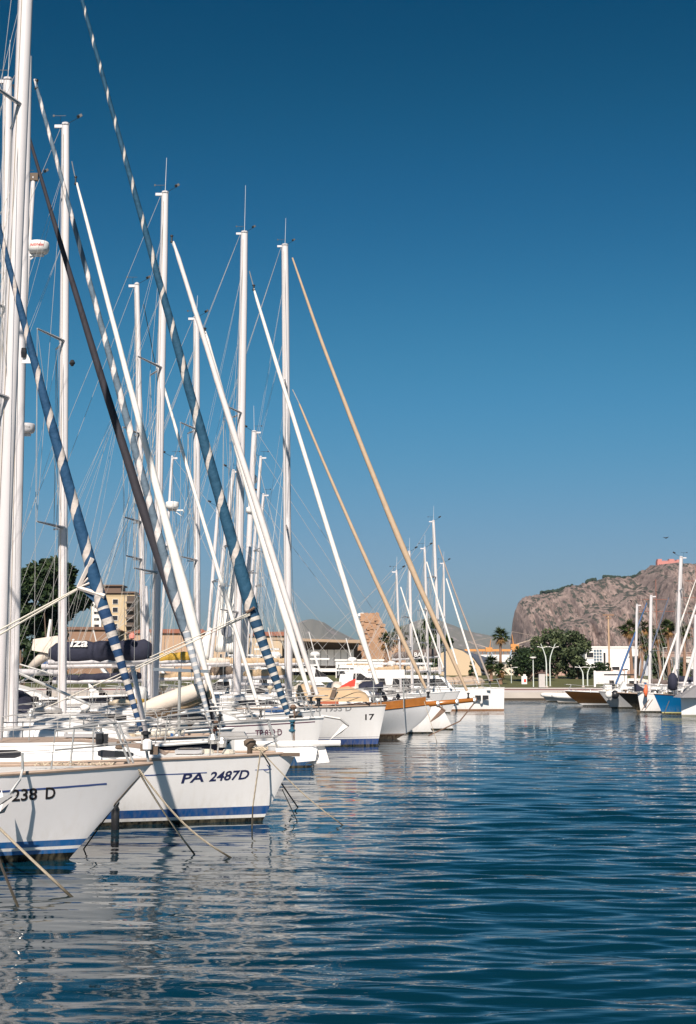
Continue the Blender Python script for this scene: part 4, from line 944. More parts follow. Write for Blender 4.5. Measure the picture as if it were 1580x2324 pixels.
# clew patch with its radial white straps
q = MB(); c = [b.P(206, 1262), b.P(226, 1300), b.P(242, 1392), b.P(178, 1334)]
q.prism([(x, z) for x, z in c], -.012, .012); q.build('clew', mat('clew_blue', (.022, .075, .155), .75), b.root)
for k, (e0, wd) in enumerate((((212, 1268), .05), ((206, 1308), .022), ((214, 1320), .022), ((240, 1354), .05))):
    q = MB(); x0, z0 = b.P(178, 1334); x1, z1 = b.P(*e0); q.tube((x0, -.03, z0), (x1, -.09 if k in (0, 3) else -.03, z1), wd*.6, wd*.75, 4); q.build('clew_strap', mat('strap_white', (.70, .62, .56), .7), b.root)
b.line((178, 1335), (-20, 1440), .014, M_ropew, 'sheet'); b.line((178, 1337), (-20, 1452), .014, M_ropew, 'sheet')
b.drum(331, 1676, M_black, .085); 
x, z = b.P(337, 1690); q = MB(); q.lathe((x, -.12, z), [(.03, -.09), (.07, -.06), (.075, .06), (.03, .09)], 10); q.build('bow_light', M_white, b.root)
x, z = b.P(246, 1674); q = MB(); q.box((x, -.35, z), (.1, .1, .14)); q.lathe((x-.06, -.42, z), [(.05, -.08), (.06, 0), (.05, .08)], 8); q.build('deck_lamp', M_black, b.root)
x, z = b.P(335, 1697); q = MB(); q.box((x, 0, z), (.2, .12, .09)); q.box((x+.1, 0, z-.04), (.12, .1, .12)); q.lathe((x-.4, -.1, z), [(.04, -.02), (.07, 0), (.04, .1)], 8); q.build('bow_roller', M_brown, b.root)
# coiled rope on the side deck
q = MB(); rnd = random.Random(4)
pts = [(-.5-i*.02, -.28-.06*sin(i*.9), b.zd(-.6)+.05+.02*sin(i*1.7)) for i in range(60)]; q.path(pts, .011, 4); q.build('deck_rope', M_rope, b.root)
# mast outside the picture on the left
b.mast((-410, 1660), (-370, -620), 40, (250, 900), ant=1)
# stanchion base, fairlead and anchor at the left
e = empty('folding_anchor', at(0, 1810, 20.2), 0, 'grey plough anchor hanging against the 238 D hull at the left edge', 'anchor'); Y = 20.2; k = Y/F
q = MB(); q.path([(-26*k, 0, -50*k), (-12*k, 0, -44*k), (2*k, 0, -40*k), (20*k, 0, -6*k)], [3*k, 4*k, 5*k, 3*k], 6)
q.add([(34*k, -.05, -6*k), (-2*k, -.08, -40*k), (-20*k, -.1, -46*k), (4*k, -.02, -16*k), (-4*k, .05, 6*k)], [(0, 1, 3), (1, 2, 3), (3, 2, 4)])
q.add([(35*k, -.06, 2*k), (22*k, -.06, -6*k), (2*k, -.06, -20*k), (-26*k, -.06, -46*k), (-26*k, -.06, -24*k), (0, -.06, -8*k)], [(0, 1, 2, 5), (5, 2, 3, 4)]); q.build('fluke', M_anchor, e)
q = MB(); q.path([(38*k, .1, 88*k), (40*k, .1, 52*k), (36*k, .05, 30*k), (20*k, 0, 4*k), (12*k, 0, -10*k)], .02, 6); q.build('shank', M_steel, e)
e.location = at(6, 1800, 20.2)
# ---------------- B2: PA 2487D
m2 = hull_mat('hull_paint_pa', [(.06, BK), (.115, WH), (.27, (.015, .085, .27))], (.88, .86, .845), .25)
b = Boat('white yacht numbered PA 2487D with thick dark blue furled sail and blue boot stripe', 673, 27.0, 0, 1, 12, 3.7, 1.24, 1.14, 1.1, .62, flare=.25)
b.hull(m2, M_deck, M_teak, .03); B2 = b
b.strip(-1.6, -7, .27, .018, M_stripeline); b.strip(-.45, -.75, .27, .012, M_stripeline)
b.cabin(-2.35, -8.5, .36, wf=.66, wins=[(-2.95, -3.55), (-4.9, -5.75), (-6.4, -7.4)], topm=M_teak); b.hatch(-4.0, 0, .62, M_deck); b.hatch(-2.0, 0, .5)
b.rail(1.55, .62, 2.0, 4, tip=.32, rr=.017)
x0, z0 = b.P(413, 1776, -.75); x1, z1 = b.P(566, 1769, -.45)
b.text('PA', *b.P(413, 1776, -.75), *b.P(463, 1773, -.7), .175, M_lettern, .32); b.text('2487D', *b.P(474, 1773, -.7), *b.P(562, 1768, -.45), .175, M_lettern, .32)
q = MB(); x0, z0 = b.P(604, 1744, -.25); q.path([(x0+.06*cos(t*.5), -b.hb(x0, z0)-.012, z0+.07*sin(t*.5)*(1 if t < 8 else .5)) for t in range(14)], .006, 4); q.build('bow_emblem', M_stripeline, b.root)
# bow platform
q = MB(); q.prism([(-.38, -.03), (-.38, .10), (.30, .12), (.40, .08), (.36, -.13), (.02, -.16), (-.02, -.06)], -.2, .2)
o = q.build('bow_platform', M_gel, b.root); o.location = (0, 0, b.fb)
q = MB(); q.box((-.14, 0, b.fb-.015), (.42, .42, .06)); q.build('platform_shadow_block', M_brown, b.root)  # dark block paints in the shadow that the platform casts on the bow
F5 = [(170, -60, 7), (186, 0, 8), (201, 58, 9), (216, 113, 9), (234, 173, 10), (251, 239, 10), (269, 302, 11), (289, 377, 12), (309, 450, 13), (332, 523, 14), (358, 630, 16), (386, 718, 18), (408, 801, 19), (423, 876, 20), (454, 964, 22), (476, 1052, 24), (496, 1123, 24), (516, 1191, 26), (537, 1254, 28), (559, 1342, 31), (571, 1383, 31)]
F5b = [(571, 1383, 29), (577, 1405, 27), (594, 1455, 23), (607, 1488, 21), (621, 1520, 20), (636, 1576, 16), (646, 1600, 14), (655, 1622, 12)]
F5 = [(104, -310, 6)]+F5
ms2 = wrap_mat('deep_blue_furl', (.024, .085, .145), (.60, .54, .48), 1, .17); ms2b = wrap_mat('deep_blue_rings', (.024, .07, .13), (.62, .58, .52), 1, .34, True)
b.stay(F5, ms2, lumps=.03, pitch=(.45, 1.05)); b.stay(F5b, ms2b, name='furled_sail_foot', lumps=.03, pitch=(.22, .12))
b.drum(663, 1645, mat('blue_drum', (.03, .12, .18), .4), .1, foot=(-.05, b.fb+.1))
b.mast((-9, 1640), (76, -440), 35, (240, 905), ant=1, sw=1.15); b.backstay()
b.boom((-18, 1480), (-600, 1470), .1, M_navy, .28)
x, z = b.P(55, 822); q = MB(); q.prism([(x-.05, z-.02), (x+.16, z-.02), (x+.02, z+.22)], -.01, .01); q.build('mast_flag', M_white, b.ms)  # small white flag on the mast
x, z = b.P(55, 800); q = MB(); q.lathe((x, -.02, z), [(.05, -.1), (.06, 0), (.05, .08)], 8); q.build('steaming_light', M_black, b.ms)
x, z = b.P(68, 1406-300); 
# shackle and sheets at F5's clew
x, z = b.P(570, 1387); q = MB()
for i in range(5): q.lathe((x-.06+i*.03, -.17, z-.03+i*.02), [(.01, -.03), (.035, 0), (.01, .03)], 6)
q.build('clew_shackle', M_chain, b.root)
for i, (ex, ey) in enumerate(((340, 1492), (250, 1548), (100, 1608))): b.line((568, 1390+i*3), (ex, ey), .010, M_ropew, 'sheet', -.15, -.9)
q = MB(); pl = [b.P(*p) for p in ((720, 1691), (737, 1692), (748, 1728), (708, 1734), (691, 1735), (725, 1718))]
q.prism([(x, z) for x, z in pl], -.03, .03); q.add([(pl[4][0], 0, pl[4][1]), (pl[2][0], -.26, pl[2][1]), (pl[5][0], 0, pl[5][1]), (pl[2][0], .26, pl[2][1]), (pl[1][0], 0, pl[1][1])], [(0, 1, 2), (0, 2, 3), (2, 1, 4), (2, 4, 3), (0, 3, 1)]); q.build('anchor', M_white, b.root)
x, z = b.P(640, 1692); q = MB(); q.tube((x-.5, -.1, z+.03), (x+1.1, -.1, z+.05), .055, None, 8); q.build('stowed_pole', M_white, b.root)
x, z = b.P(592, 1698); q = MB(); rnd = random.Random(8)
q.path([(x-.1+.12*sin(i*.8)+.004*i, -.25+.05*cos(i*1.1), z+.03*sin(i*1.9)) for i in range(40)], .015, 4); q.build('cleat_rope', M_rope, b.root)
q = MB(); q.tube(b_p := (b.P(668, 1605)[0], 0, b.P(668, 1605)[1]), (b_p[0]+.0, 0, b.fb+.1), .012, None, 5); q.lathe((b_p[0]-.02, 0, b_p[2]), [(.03, -.05), (.07, 0), (.03, .05)], 8); q.build('light_staff', M_chain, b.root)
for px, py, pz in ((481, 1672, .16), (502, 1680, .14)):
    x, z = b.P(px, py); q = MB(); q.lathe((x, .2, z-.06), [(.09, -.08), (.1, 0), (.05, .1)], 10); q.build('windlass', M_steel, b.root)
# ---------------- B2b..B2d : three hulls hidden behind PA 2487D
m3 = hull_mat('hull_paint_dark', [(.10, BK)], (.02, .022, .035), .2)
b = Boat('dark navy hulled yacht wedged behind the PA 2487D foredeck, grey white striped furled sail', 524, 30.6, 0, 1, 11, 3.5, 1.30, 1.1, 1.05, 1.0); B2b = b
b.hull(m3, M_deck, M_gel, .03); b.cabin(-2.3, -8, .45, wins=[(-3.0, -3.8), (-5.0, -6.4)]); b.rail(1.5, .62, 1.9, 5, tip=.1)
F2 = [(80, 180, 6), (84, 201, 7), (93, 239, 9), (103, 277, 9), (113, 309, 9), (123, 344, 10), (136, 385, 10), (146, 422, 10), (156, 460, 10), (166, 498, 11), (181, 561, 11), (201, 631, 12), (224, 719, 13), (246, 800, 15), (267, 875, 16), (289, 958, 17), (314, 1051, 17), (337, 1121, 17), (357, 1199, 18), (377, 1274, 20), (385, 1338-20, 22), (400, 1370, 22), (422, 1432, 18)]
F2b = [(422, 1432, 18), (443, 1510, 15), (458, 1565, 13), (469, 1611, 10), (476, 1640, 8)]
b.stay(F2, wrap_mat('grey_furl', (.14, .19, .235), (.72, .66, .62), 1, .34), lumps=.05, pitch=(.62, .8)); b.stay(F2b, wrap_mat('grey_rings', (.36, .40, .44), (.72, .68, .64), 1, .45, True), name='furled_sail_foot', lumps=.05, pitch=(.2, .1))
b.drum(484, 1666, mat('brown_drum', (.08, .03, .02), .5), .08); b.drum(83, 190, M_black, .07, foot=(b.P(84, 201)[0], b.P(84, 201)[1]))
b.mast((28, 1620), (62, 128), 26, (), gear=0); b.backstay()
x, z = b.P(531, 1672); q = MB(); q.prism([(x-.35, z-.04), (x-.25, z+.1), (x+.22, z+.1), (x+.30, z-.02)], -.15, .15); q.build('bow_roller', M_anchor, b.root)
x, z = b.P(555, 1690); q = MB(); q.box((x, -.3, z), (.36, .2, .28)); q.build('deck_box', M_gel, b.root)
# the tall steel post with a canted solar panel and small wheel, aft on the foredeck scene
b = Boat('white yacht with very dark furled headsail behind the dark navy hull', 520, 33.2, 0, 1, 11, 3.5, 1.32, 1.15, 1.1, .9); B2c = b
b.hull(hull_mat('hull_paint_w3', [(.08, BK), (.2, BL)], WHITE), M_deck, M_teak, .03); b.cabin(-2.2, -8.3, .5, wins=[(-3.0, -4.1), (-5.0, -6.6)]); b.rail(1.5, .62, 1.9, 5, tip=.15); b.hatch(-3.2)
F1 = [(22, 192, 4), (46, 250, 5), (70, 310, 7), (88, 377, 8), (111, 460, 9), (131, 523, 11), (156, 604, 12), (186, 699, 14), (214, 800, 16), (236, 875, 17), (264, 963, 18), (297, 1064, 20), (307, 1116, 21), (334, 1191, 22), (357, 1261, 21), (377, 1329, 18), (402, 1417, 13), (435, 1482, 9), (450, 1521, 8), (467, 1575, 9), (484, 1629, 10), (488, 1640, 9)]
b.stay(F1, M_dsail, lumps=.05); b.drum(489, 1646, M_chain, .09)
b.mast((5, 1600), (18, 180), 24, (700, 1130), ant=1, gear=2, sw=.9); b.backstay()
b.boom((0, 1500), (-300, 1495), .09, M_navy, .25)
b.radar(60, 972, 40, text=('marine', M_letterg, .8, .1), m=mat('grey_dome', (.5, .49, .5), .4))
# ---- post with a wind-generator bracket that stands in front of the 370 mast
q = MB(); x, z = B2c.P(412, 1555); q.tube((x, -.4, B2c.zd(x)), (x, -.4, z+.4), .035, None, 8); q.build('steel_post', M_steel, B2c.root)
q = MB(); q.box((x+.05, -.4, z+.34), (1.25, .5, .07), ry=.04); q.build('solar_panel', mat('panel_blue_grey', (.16, .19, .22), .2), B2c.root)
x2, z2 = B2c.P(348, 1640); q = MB()
q.path([(x2+.18*cos(t*pi/8), -.5, z2+.32*sin(t*pi/8)) for t in range(17)], .014, 5); q.tube((x2-.12, -.5, z2-.4), (x2-.12, -.5, z2+.7), .02, None, 5); q.build('horseshoe_buoy_frame', M_steel, B2c.root)
b = Boat('white yacht with slim white furled sail, long brown boom gear and radar dome mast', 530, 36, 0, 1, 11, 3.4, 1.34, 1.15, 1.1, .9); B2d = b
b.hull(hull_mat('hull_paint_w4', [(.08, BK), (.2, (.25, .02, .02))], WHITE), M_teak, M_gel, .03); b.cabin(-2.3, -8, .52, wins=[(-3, -4), (-5, -6.5)]); b.rail(1.5, .62, 1.9, 5, tip=.1); b.sprayhood(-7.6, m=M_navy)
F3 = [(173, 415, 5), (196, 498, 8), (211, 553, 9), (226, 616, 10), (246, 692, 11), (272, 782, 12), (289, 858, 13), (314, 938, 14), (339, 1039, 15), (352, 1090, 17), (372, 1161, 18), (392, 1241, 21), (417, 1345, 27), (432, 1417, 26), (448, 1469, 21), (463, 1514, 13), (478, 1564, 11), (495, 1614, 9), (498, 1624, 8)]
b.stay(F3, M_sail, lumps=.04); b.line((163, 366), (173, 415), .012, M_steel, 'swivel_wire'); b.drum(172, 408, M_black, .06, foot=(b.P(173, 415)[0], b.P(173, 415)[1])); b.drum(499, 1630, M_black, .09)
b.mast((141, 1612), (149, 282), 20, (775, 1198), gear=1, sw=1.0); b.backstay()
b.boom((132, 1527), (-160, 1520), .1, None)
x, z = b.P(164, 824); q = MB(); q.lathe((x, 0, z), [(.03, -.08), (.08, 0), (.04, .08)], 8); q.build('deck_light', M_black, b.ms)
# ---------------- radar mast boat (left, behind)
b = Boat('yacht hidden at the left edge whose raked mast carries a round radar dome', 120, 40, 0, 1, 10, 3.3, 1.3, 1.1, 1.05, .8)
b.hull(hull_mat('hull_paint_w5', [(.08, BK), (.2, BL)], WHITE), M_deck, M_gel); b.cabin(-2.2, -8, .45, wins=[(-3, -4), (-5, -6.5)]); b.rail(1.4, .6, 1.9, 4)
b.mast((0, 1560), (76, 404), 12, (), gear=1); b.radar(88, 562, 49, text=('Autohelm', mat('red_lettering', (.6, .05, .03), .6), 1.0, 0)); 
q = MB(); x, z = b.P(76, 402); q.box((x, 0, z), (.28, .12, .22)); q.build('masthead_box', M_brown, b.ms)
# ---------------- B3: TP 839 D
m4 = hull_mat('hull_paint_tp', [(.05, BK), (.22, (.015, .08, .20)), (.40, (.03, .11, .22)), (.43, WH)], WHITE)
b = Boat('white yacht numbered TP 839 D with navy boom cover lettered iza', 735, 42, 0, 1, 11.5, 3.6, 1.42, 1.25, 1.15, .35); B3 = b
b.hull(m4, M_teak, M_gel, .035); b.cabin(-2.4, -8.5, .5, wins=[(-3.2, -4.6), (-5.6, -7.2)]); b.rail(1.8, .62, 2.0, 5, tip=.1); b.hatch(-3.5)
b.strip(-.25, -6, .10, .03, M_lettero); b.strip(-1.2, -2.2, .32, .012, M_lettero)
x0, z0 = b.P(579, 1672, -1.0); x1, z1 = b.P(640, 1669, -.7); b.text('TP 839 D', x0, z0, x1, z1, .19, M_lettero, 0)
F6 = [(391, 548, 5), (406, 587, 10), (423, 642, 10), (441, 698, 11), (459, 748, 12), (481, 818, 12), (491, 864, 13), (514, 927, 14), (534, 992, 14), (554, 1052, 14), (572, 1110, 14), (592, 1171, 15), (610, 1238, 15), (630, 1304, 14), (647, 1362, 14), (665, 1410, 13), (681, 1455, 12), (696, 1496, 12), (709, 1536, 10), (720, 1577, 9)]
b.stay(F6, M_sailg, lumps=.03); b.drum(390, 541, M_black, .08, foot=(b.P(406, 587)[0], b.P(406, 587)[1])); b.drum(723, 1592, M_black, .13)
b.mast((351, 1575), (375, 437), 18, (835, 1300), gear=2, sw=1.15, ant=1.1); b.backstay()
b.boom((345, 1500), (110, 1503), .10, M_navy, .44, taper=.9)
vs, fs = text_mesh('iza', 1.0); x0, z0 = b.P(156, 1472, -.3); x1, _ = b.P(197, 1472, -.3); mx = max(v[0] for v in vs)
q = MB(); q.add([(x0+v[0]/mx*(x1-x0)+v[1]*.1, -.225, z0+.06+v[1]*.34) for v in vs], fs); q.build('cover_lettering', M_white, b.root)
b.sprayhood(-8.2, 1.3, .8, 1.4, M_navy)
b.anchor(.55, b.fb-.12, .7); x, z = b.P(812, 1632)
q = MB(); q.lathe((b.P(305, 1445)[0], -.4, b.P(305, 1445)[1]), [(.02, -.09), (.09, -.05), (.09, .05), (.02, .1)], 10); q.build('pink_float', mat('pink_float', (.75, .25, .2), .4), b.root)
# ---------------- 3b : mast 310 with slim inner furl
b = Boat('smaller white yacht with short mast flying tiny flags and a navy boom cover', 600, 44.5, 0, 1, 9.5, 3.1, 1.2, 1.0, .95, .7); B3b = b
b.hull(hull_mat('hull_paint_w6', [(.08, BK), (.18, BL)], WHITE), M_deck, M_gel); b.cabin(-2.0, -7, .42, wins=[(-2.7, -3.5), (-4.2, -5.4)]); b.rail(1.4, .6, 1.8, 4, tip=.1)
F8 = [(352, 825, 5), (378, 886, 6), (407, 1000, 7), (439, 1112, 8), (481, 1243, 9), (526, 1400, 9), (553, 1500, 9), (589, 1606, 8)]
b.stay(F8, M_sail); b.line((326, 690), (352, 825), .012, M_black, 'swivel_wire'); b.drum(592, 1618, M_black, .08)
b.mast((328, 1600), (311, 645), 13, (985, 1185, 1270), gear=1, sw=.85); b.backstay()
b.boom((322, 1545), (120, 1548), .08, M_navy, .20)
for i, (yy, mm) in enumerate(((1318, M_red), (1338, M_orange))):
    x, z = b.P(316, yy); q = MB(); q.prism([(x, z), (x+.16, z-.05), (x+.12, z-.26), (x+.02, z-.2)], -.01, .01); q.build('pennant', mm, b.root)
q = MB(); x, z = b.P(316, 1300); q.prism([(x, z), (x+.1, z-.02), (x+.09, z-.14), (x, z-.12)], -.01, .01, mi=0); q.build('courtesy_flag', mat('green_cloth', (.03, .3, .1), .8), b.root)
# ---------------- 3c : mast 450
b = Boat('white yacht just beyond TP 839 D with wide white furled sail beside the grey one', 716, 50, 0, 1, 10.5, 3.4, 1.4, 1.15, 1.1, .7); B3c = b
b.hull(hull_mat('hull_paint_w7', [(.08, BK), (.2, (.25, .02, .02))], WHITE), M_deck, M_gel); b.cabin(-2.4, -8, .5, wins=[(-3.2, -4.2), (-5, -6.5)]); b.rail(1.5, .62, 1.9, 5, tip=.1)
F7 = [(464, 752, 4), (471, 772, 8), (481, 808, 9), (494, 843, 10), (536, 1010, 13), (579, 1171, 16), (607, 1254, 17), (622, 1311, 18), (642, 1384, 18), (660, 1439, 16), (676, 1487, 13), (691, 1536, 11), (703, 1578, 9)]
b.stay(F7, M_sail, lumps=.03); b.drum(465, 750, M_black, .1, foot=(b.P(471, 772)[0], b.P(471, 772)[1])); b.drum(706, 1587, M_black, .1)
b.mast((448, 1565), (446, 720), 15, (975, 1272), gear=2, sw=1.0, ant=.8); b.backstay()
b.boom((441, 1500), (255, 1506), .09, M_yel, .24, coverx=(-.08, .9))
# ---------------- B4: ...1955 D
m5 = hull_mat('hull_paint_1955', [(.04, BK), (.26, (.03, .07, .22)), (.30, WH), (.33, (.35, .35, .42))], WHITE)
b = Boat('white plumb bowed yacht numbered 1955 D with tan canvas over its foredeck', 876, 54.2, 0, 1, 13, 4.0, 1.50, 1.4, 1.3, .32, flare=.5); B4 = b
b.hull(m5, M_teak, M_teak, .035); b.cabin(-3.2, -9, .5, wins=[(-4, -5.5), (-6.5, -8)]); b.rail(1.9, .65, 2.1, 5, tip=.05)
x0, z0 = b.P(700, 1616, -1.6); x1, z1 = b.P(798, 1614, -1.2); b.text('NU 1955 D', x0, z0, x1, z1, .21, M_letterg)
x0, z0 = b.P(829, 1634, -.4); x1, z1 = b.P(850, 1633, -.3); b.text('17', x0, z0, x1, z1, .22, M_letter)
F9 = [(577, 655, 4), (582, 680, 7), (605, 753, 8), (625, 823, 9), (652, 902, 9), (677, 977, 10), (700, 1052, 10), (720, 1118, 11), (750, 1220, 11), (775, 1303, 12), (792, 1362, 12), (808, 1410, 13), (817, 1432, 16), (832, 1475, 12), (847, 1518, 10), (858, 1552, 9)]
b.stay(F9, M_sail, lumps=.02); b.line((566, 615), (577, 655), .02, M_steel, 'swivel_wire'); b.drum(576, 652, M_black, .1, foot=(b.P(582, 680)[0], b.P(582, 680)[1])); b.drum(862, 1564, M_black, .17)
b.mast((538, 1572), (555, 527), 18, (938, 1390), gear=2, sw=1.25, ant=1.9); b.backstay(n=2)
b.boom((528, 1534), (475, 1537), .12, M_brown, .26, taper=.95); b.boom((528, 1536), (330, 1543), .10, M_tan, .2, jacks=False)
def canvas_heap(b, pts, y0, y1, m, name):
    q = MB(); g = []
    for i, (px, pt, pb) in enumerate(pts):
        x, zt = b.P(px, pt, (y0+y1)/2); _, zb = b.P(px, pb, (y0+y1)/2); r = []
        for k in range(9):
            a_ = pi*k/8; r.append((x, lerp(y0, y1, k/8), zb+(zt-zb)*max(.0, sin(a_))**.45*(1+.05*sin(i*2.1+k))))
        g.append(r)
    q.grid(g); q.build(name, m, b.root, True)
canvas_heap(b, [(672, 1575, 1580), (676, 1556, 1584), (690, 1552, 1588), (720, 1558, 1590), (760, 1562, 1592), (790, 1558, 1592), (812, 1564, 1592), (830, 1572, 1592), (838, 1584, 1592)], -.62, .62, M_tan, 'foredeck_awning')
for px in (707, 757): q = MB(); x, z = b.P(px, 1573, -.6); q.box((x, -.60, z), (.16, .06, .45), ry=.35); q.build('awning_strap', M_brown, b.root)
x, z = b.P(787, 1552); q = MB(); q.prism([(x-.35, z-.18), (x+.30, z-.10), (x+.35, z+.2), (x+.1, z+.1)], -.02, .02); q.tube((x+.3, 0, z-.4), (x+.38, 0, z+.6), .02, None, 5, mi=1); q.build('ensign', [M_red, M_white], b.root)
x, z = b.P(745, 1594); q = MB(); q.box((x, -.6, z), (.8, .08, .1)); q.build('gang_board', mat('red_brown_board', (.36, .09, .04), .6), b.root)
# ---------------- B5: classic white hull, varnished rail and bowsprit
m6 = hull_mat('hull_paint_classic', [(.10, (.05, .035, .03)), (.19, (.06, .03, .02)), (.22, (.5, .4, .35))], (.76, .755, .76))
b = Boat('classic white ketch with varnished bulwark, wooden bowsprit and two tan furled sails', 980, 59.5, 0, 1, 13, 3.9, 1.42, .98, 1.0, 1.45, sp=1.8, flare=.7); B5 = b
b.hull(m6, M_teak, M_varn, .03); b.cabin(-4.2, -10, .5, wins=[(-5, -6), (-6.8, -8)]); b.rail(2.2, .6, 2.2, 4, tip=0)
for sd in (-1, 1):
    q = MB(); g = []
    for i in range(20):
        x = lerp(-.25, -5.6, i/19); z = b.zd(x); g.append([(x, sd*(b.hb(x, z)+.01), z-.02), (x, sd*(b.hb(x, z)+.02), z+.34-.1*i/19), (x, sd*(b.hb(x, z)-.05), z+.34-.1*i/19)])
    q.grid(g); q.build('varnished_bulwark', M_varn, b.root)
x0, z0 = b.P(965, 1600); x1, z1 = b.P(1082, 1589); q = MB(); q.tube((x0-.6, 0, z0-.03), (x1, 0, z1+.02), .13, .09, 10); sp = q.build('bowsprit', M_varn, b.root, True)
q = MB()
for t in (.25, .62, .96): q.lathe((lerp(x0, x1, t), 0, lerp(z0, z1, t)), [(.14, -.06), (.15, 0), (.14, .06)], 10, axis='x')
q.build('bowsprit_band', M_steel, sp)
x2, z2 = b.P(1005, 1672); q = MB(); q.path([(x1, 0, z1), (lerp(x1, x2, .5), 0, lerp(z1, z2, .5)-.12), (x2-.6, 0, .12)], .028, 5); q.build('bobstay_chain', M_chain, b.root)
F10 = [(663, 585, 4), (690, 660, 6), (710, 723, 7), (733, 788, 8), (765, 860, 8), (800, 950, 10), (830, 1030, 11), (861, 1108, 12), (881, 1166, 13), (904, 1225, 14), (920, 1260, 14), (939, 1307, 13), (957, 1348, 12), (988, 1407, 11), (1014, 1459, 9), (1039, 1520, 8), (1060, 1568, 6)]
b.stay(F10, M_tansail, lumps=.04); b.drum(1063, 1578, M_black, .1, foot=(x1-.3, z1))
F11 = [(680, 917, 4), (705, 977, 6), (730, 1040, 6), (760, 1110, 7), (800, 1200, 8), (851, 1313, 9), (871, 1352, 10), (892, 1399, 11), (912, 1453, 10), (935, 1497, 9), (949, 1528, 8), (968, 1562, 6)]
b.stay(F11, M_tansail, lumps=.04); b.line((664, 884), (680, 917), .02, M_wire, 'swivel_wire'); b.drum(972, 1576, M_black, .14, foot=(-.1, b.fb+.25))
b.mast((655, 1560), (647, 556), 17, (878, 1200), gear=2, straight=True, sw=1.25, ant=1.2); b.backstay(n=2)
b.boom((648, 1536), (552, 1539), .12, M_tan, .24, taper=.95); b.boom((648, 1555), (540, 1552), .08, None)
b.anchor(.35, b.fb-.15, .8, M_chain)
x, z = b.P(881, 1530); q = MB(); q.prism([(x-.66, z-.17), (x-.66, z+.17), (x+.64, z+.19), (x+.64, z-.17)], -1.2, 1.2); q.build('cockpit_awning', M_white, b.root)
for dx in (-.62, .6): q = MB(); q.tube((x+dx, -1.1, b.zd(-3)), (x+dx, -1.1, z), .025, None, 5); q.build('awning_post', M_steel, b.root)
q = MB(); x, z = b.P(858, 1576); 
for i in range(14): random.seed(i); q.lathe((x+random.uniform(-1.4, 2.2), random.uniform(-1.2, .6), b.zd(-4)+random.uniform(.15, .75)), [(.03, -.12), (.1, 0), (.04, .14)], 6)
q.build('deck_clutter', mat('dark_gear', (.09, .09, .10), .6, var=.5, scale=6), b.root)
# ---------------- catamaran with BALI boom cover
def hull_cat():
    b = Boat('white plumb bowed catamaran with brown boom cover lettered BALI, two small square ports', 1145, 103, 0, 1, 13.5, 1.5, 1.62, 1.5, 1.4, .06, flare=.2, name='catamaran', cat='catamaran', fullness=.3)
    mm = hull_mat('hull_paint_cat', [(.10, (.25, .12, .06))], WHITE, streak=.15); b.hull(mm, M_deck, M_gel, .03)
    # second hull, bridgedeck, cabin
    y2 = 5.2; x0 = b.root
    q = MB(); g = []
    for t in (0, .01, .03, .07, .13, .2, .3, .5, .7, 1): 
        x = -t*13; g.append([(x, y2-b.hb(x-.05, z) if u < 0 else y2+b.hb(x-.05, z), z) for u, z in ((-1, 1.6), (-1, .8), (-1, 0), (-1, -.4), (1, -.4), (1, 0), (1, .8), (1, 1.6))])
    q.grid(g); q.build('far_hull', mm, b.root, True)
    q = MB(); q.box((-7.6, 2.6, 1.35), (11, 6.2, .5)); q.box((-1.2, 2.6, 1.55), (.25, 6.4, .2)); q.build('bridge_deck', M_gel, b.root)
    q = MB(); q.prism([(-3.6, 1.5), (-4.2, 2.3), (-4.7, 2.5), (-11.8, 2.6), (-12, 1.5)], .2, 5.0); c = q.build('coachroof', M_gel, b.root)
    q = MB(); q.prism([(-4.1, 1.75), (-4.5, 2.25), (-11, 2.35), (-11, 1.75)], .18, 5.02); q.build('window', M_glass, c)
    q = MB(); q.box((-8.6, 2.6, 3.35), (7.0, 5.2, .14)); q.build('hardtop', M_gel, b.root)
    for x in (-5.3, -8.5, -11.9):
        q = MB(); q.tube((x, .2, 2.5), (x, .2, 3.3), .05, None, 5); q.build('hardtop_post', M_steel, b.root)
    for px in (1085, 1102):
        x, z = b.P(px, 1583, -.7); q = MB(); q.box((x, -.76, z), (.42, .06, .3)); q.build('port_light', M_glass, b.root)
    x, z = b.P(1091, 1594, -.8)
    b.rail(1.6, .62, 2.2, 5, tip=-.2); b.near = -1
    b.mast((1000, 1560), (984, 1182), 7, (1310, 1430), gear=2, sw=1.3, ant=1.1, z0=2.6); b.backstay(-12, 2.5)
    b.boom((997, 1490), (890, 1497), .12, M_taupe, .45, taper=.75)
    vs, fs = text_mesh('BALI', 1.0); mx = max(v[0] for v in vs); x0, z0 = b.P(940, 1490, -.3); x1, _ = b.P(966, 1490, -.3)
    q = MB(); q.add([(x0+v[0]/mx*(x1-x0), -.25, z0+v[1]*.42) for v in vs], fs); q.build('cover_lettering', M_white, b.root)
    b.stay([(996, 1237, 2.5), (1014, 1300, 3), (1048, 1385, 4), (1078, 1455, 4.5), (1105, 1528, 5), (1110, 1546, 3)], mat('greybrown_furl', (.36, .30, .26), .8)); b.drum(1112, 1549, M_black, .16)
    return b
CAT = hull_cat()
CAT.fender(CAT.P(1091, 1590)[0], .75, lab='white fender hanging on the catamaran side near its square ports')
CAT.fender(-3.7, .8, lab='white fender hanging on the catamaran side near the bowsprit end')
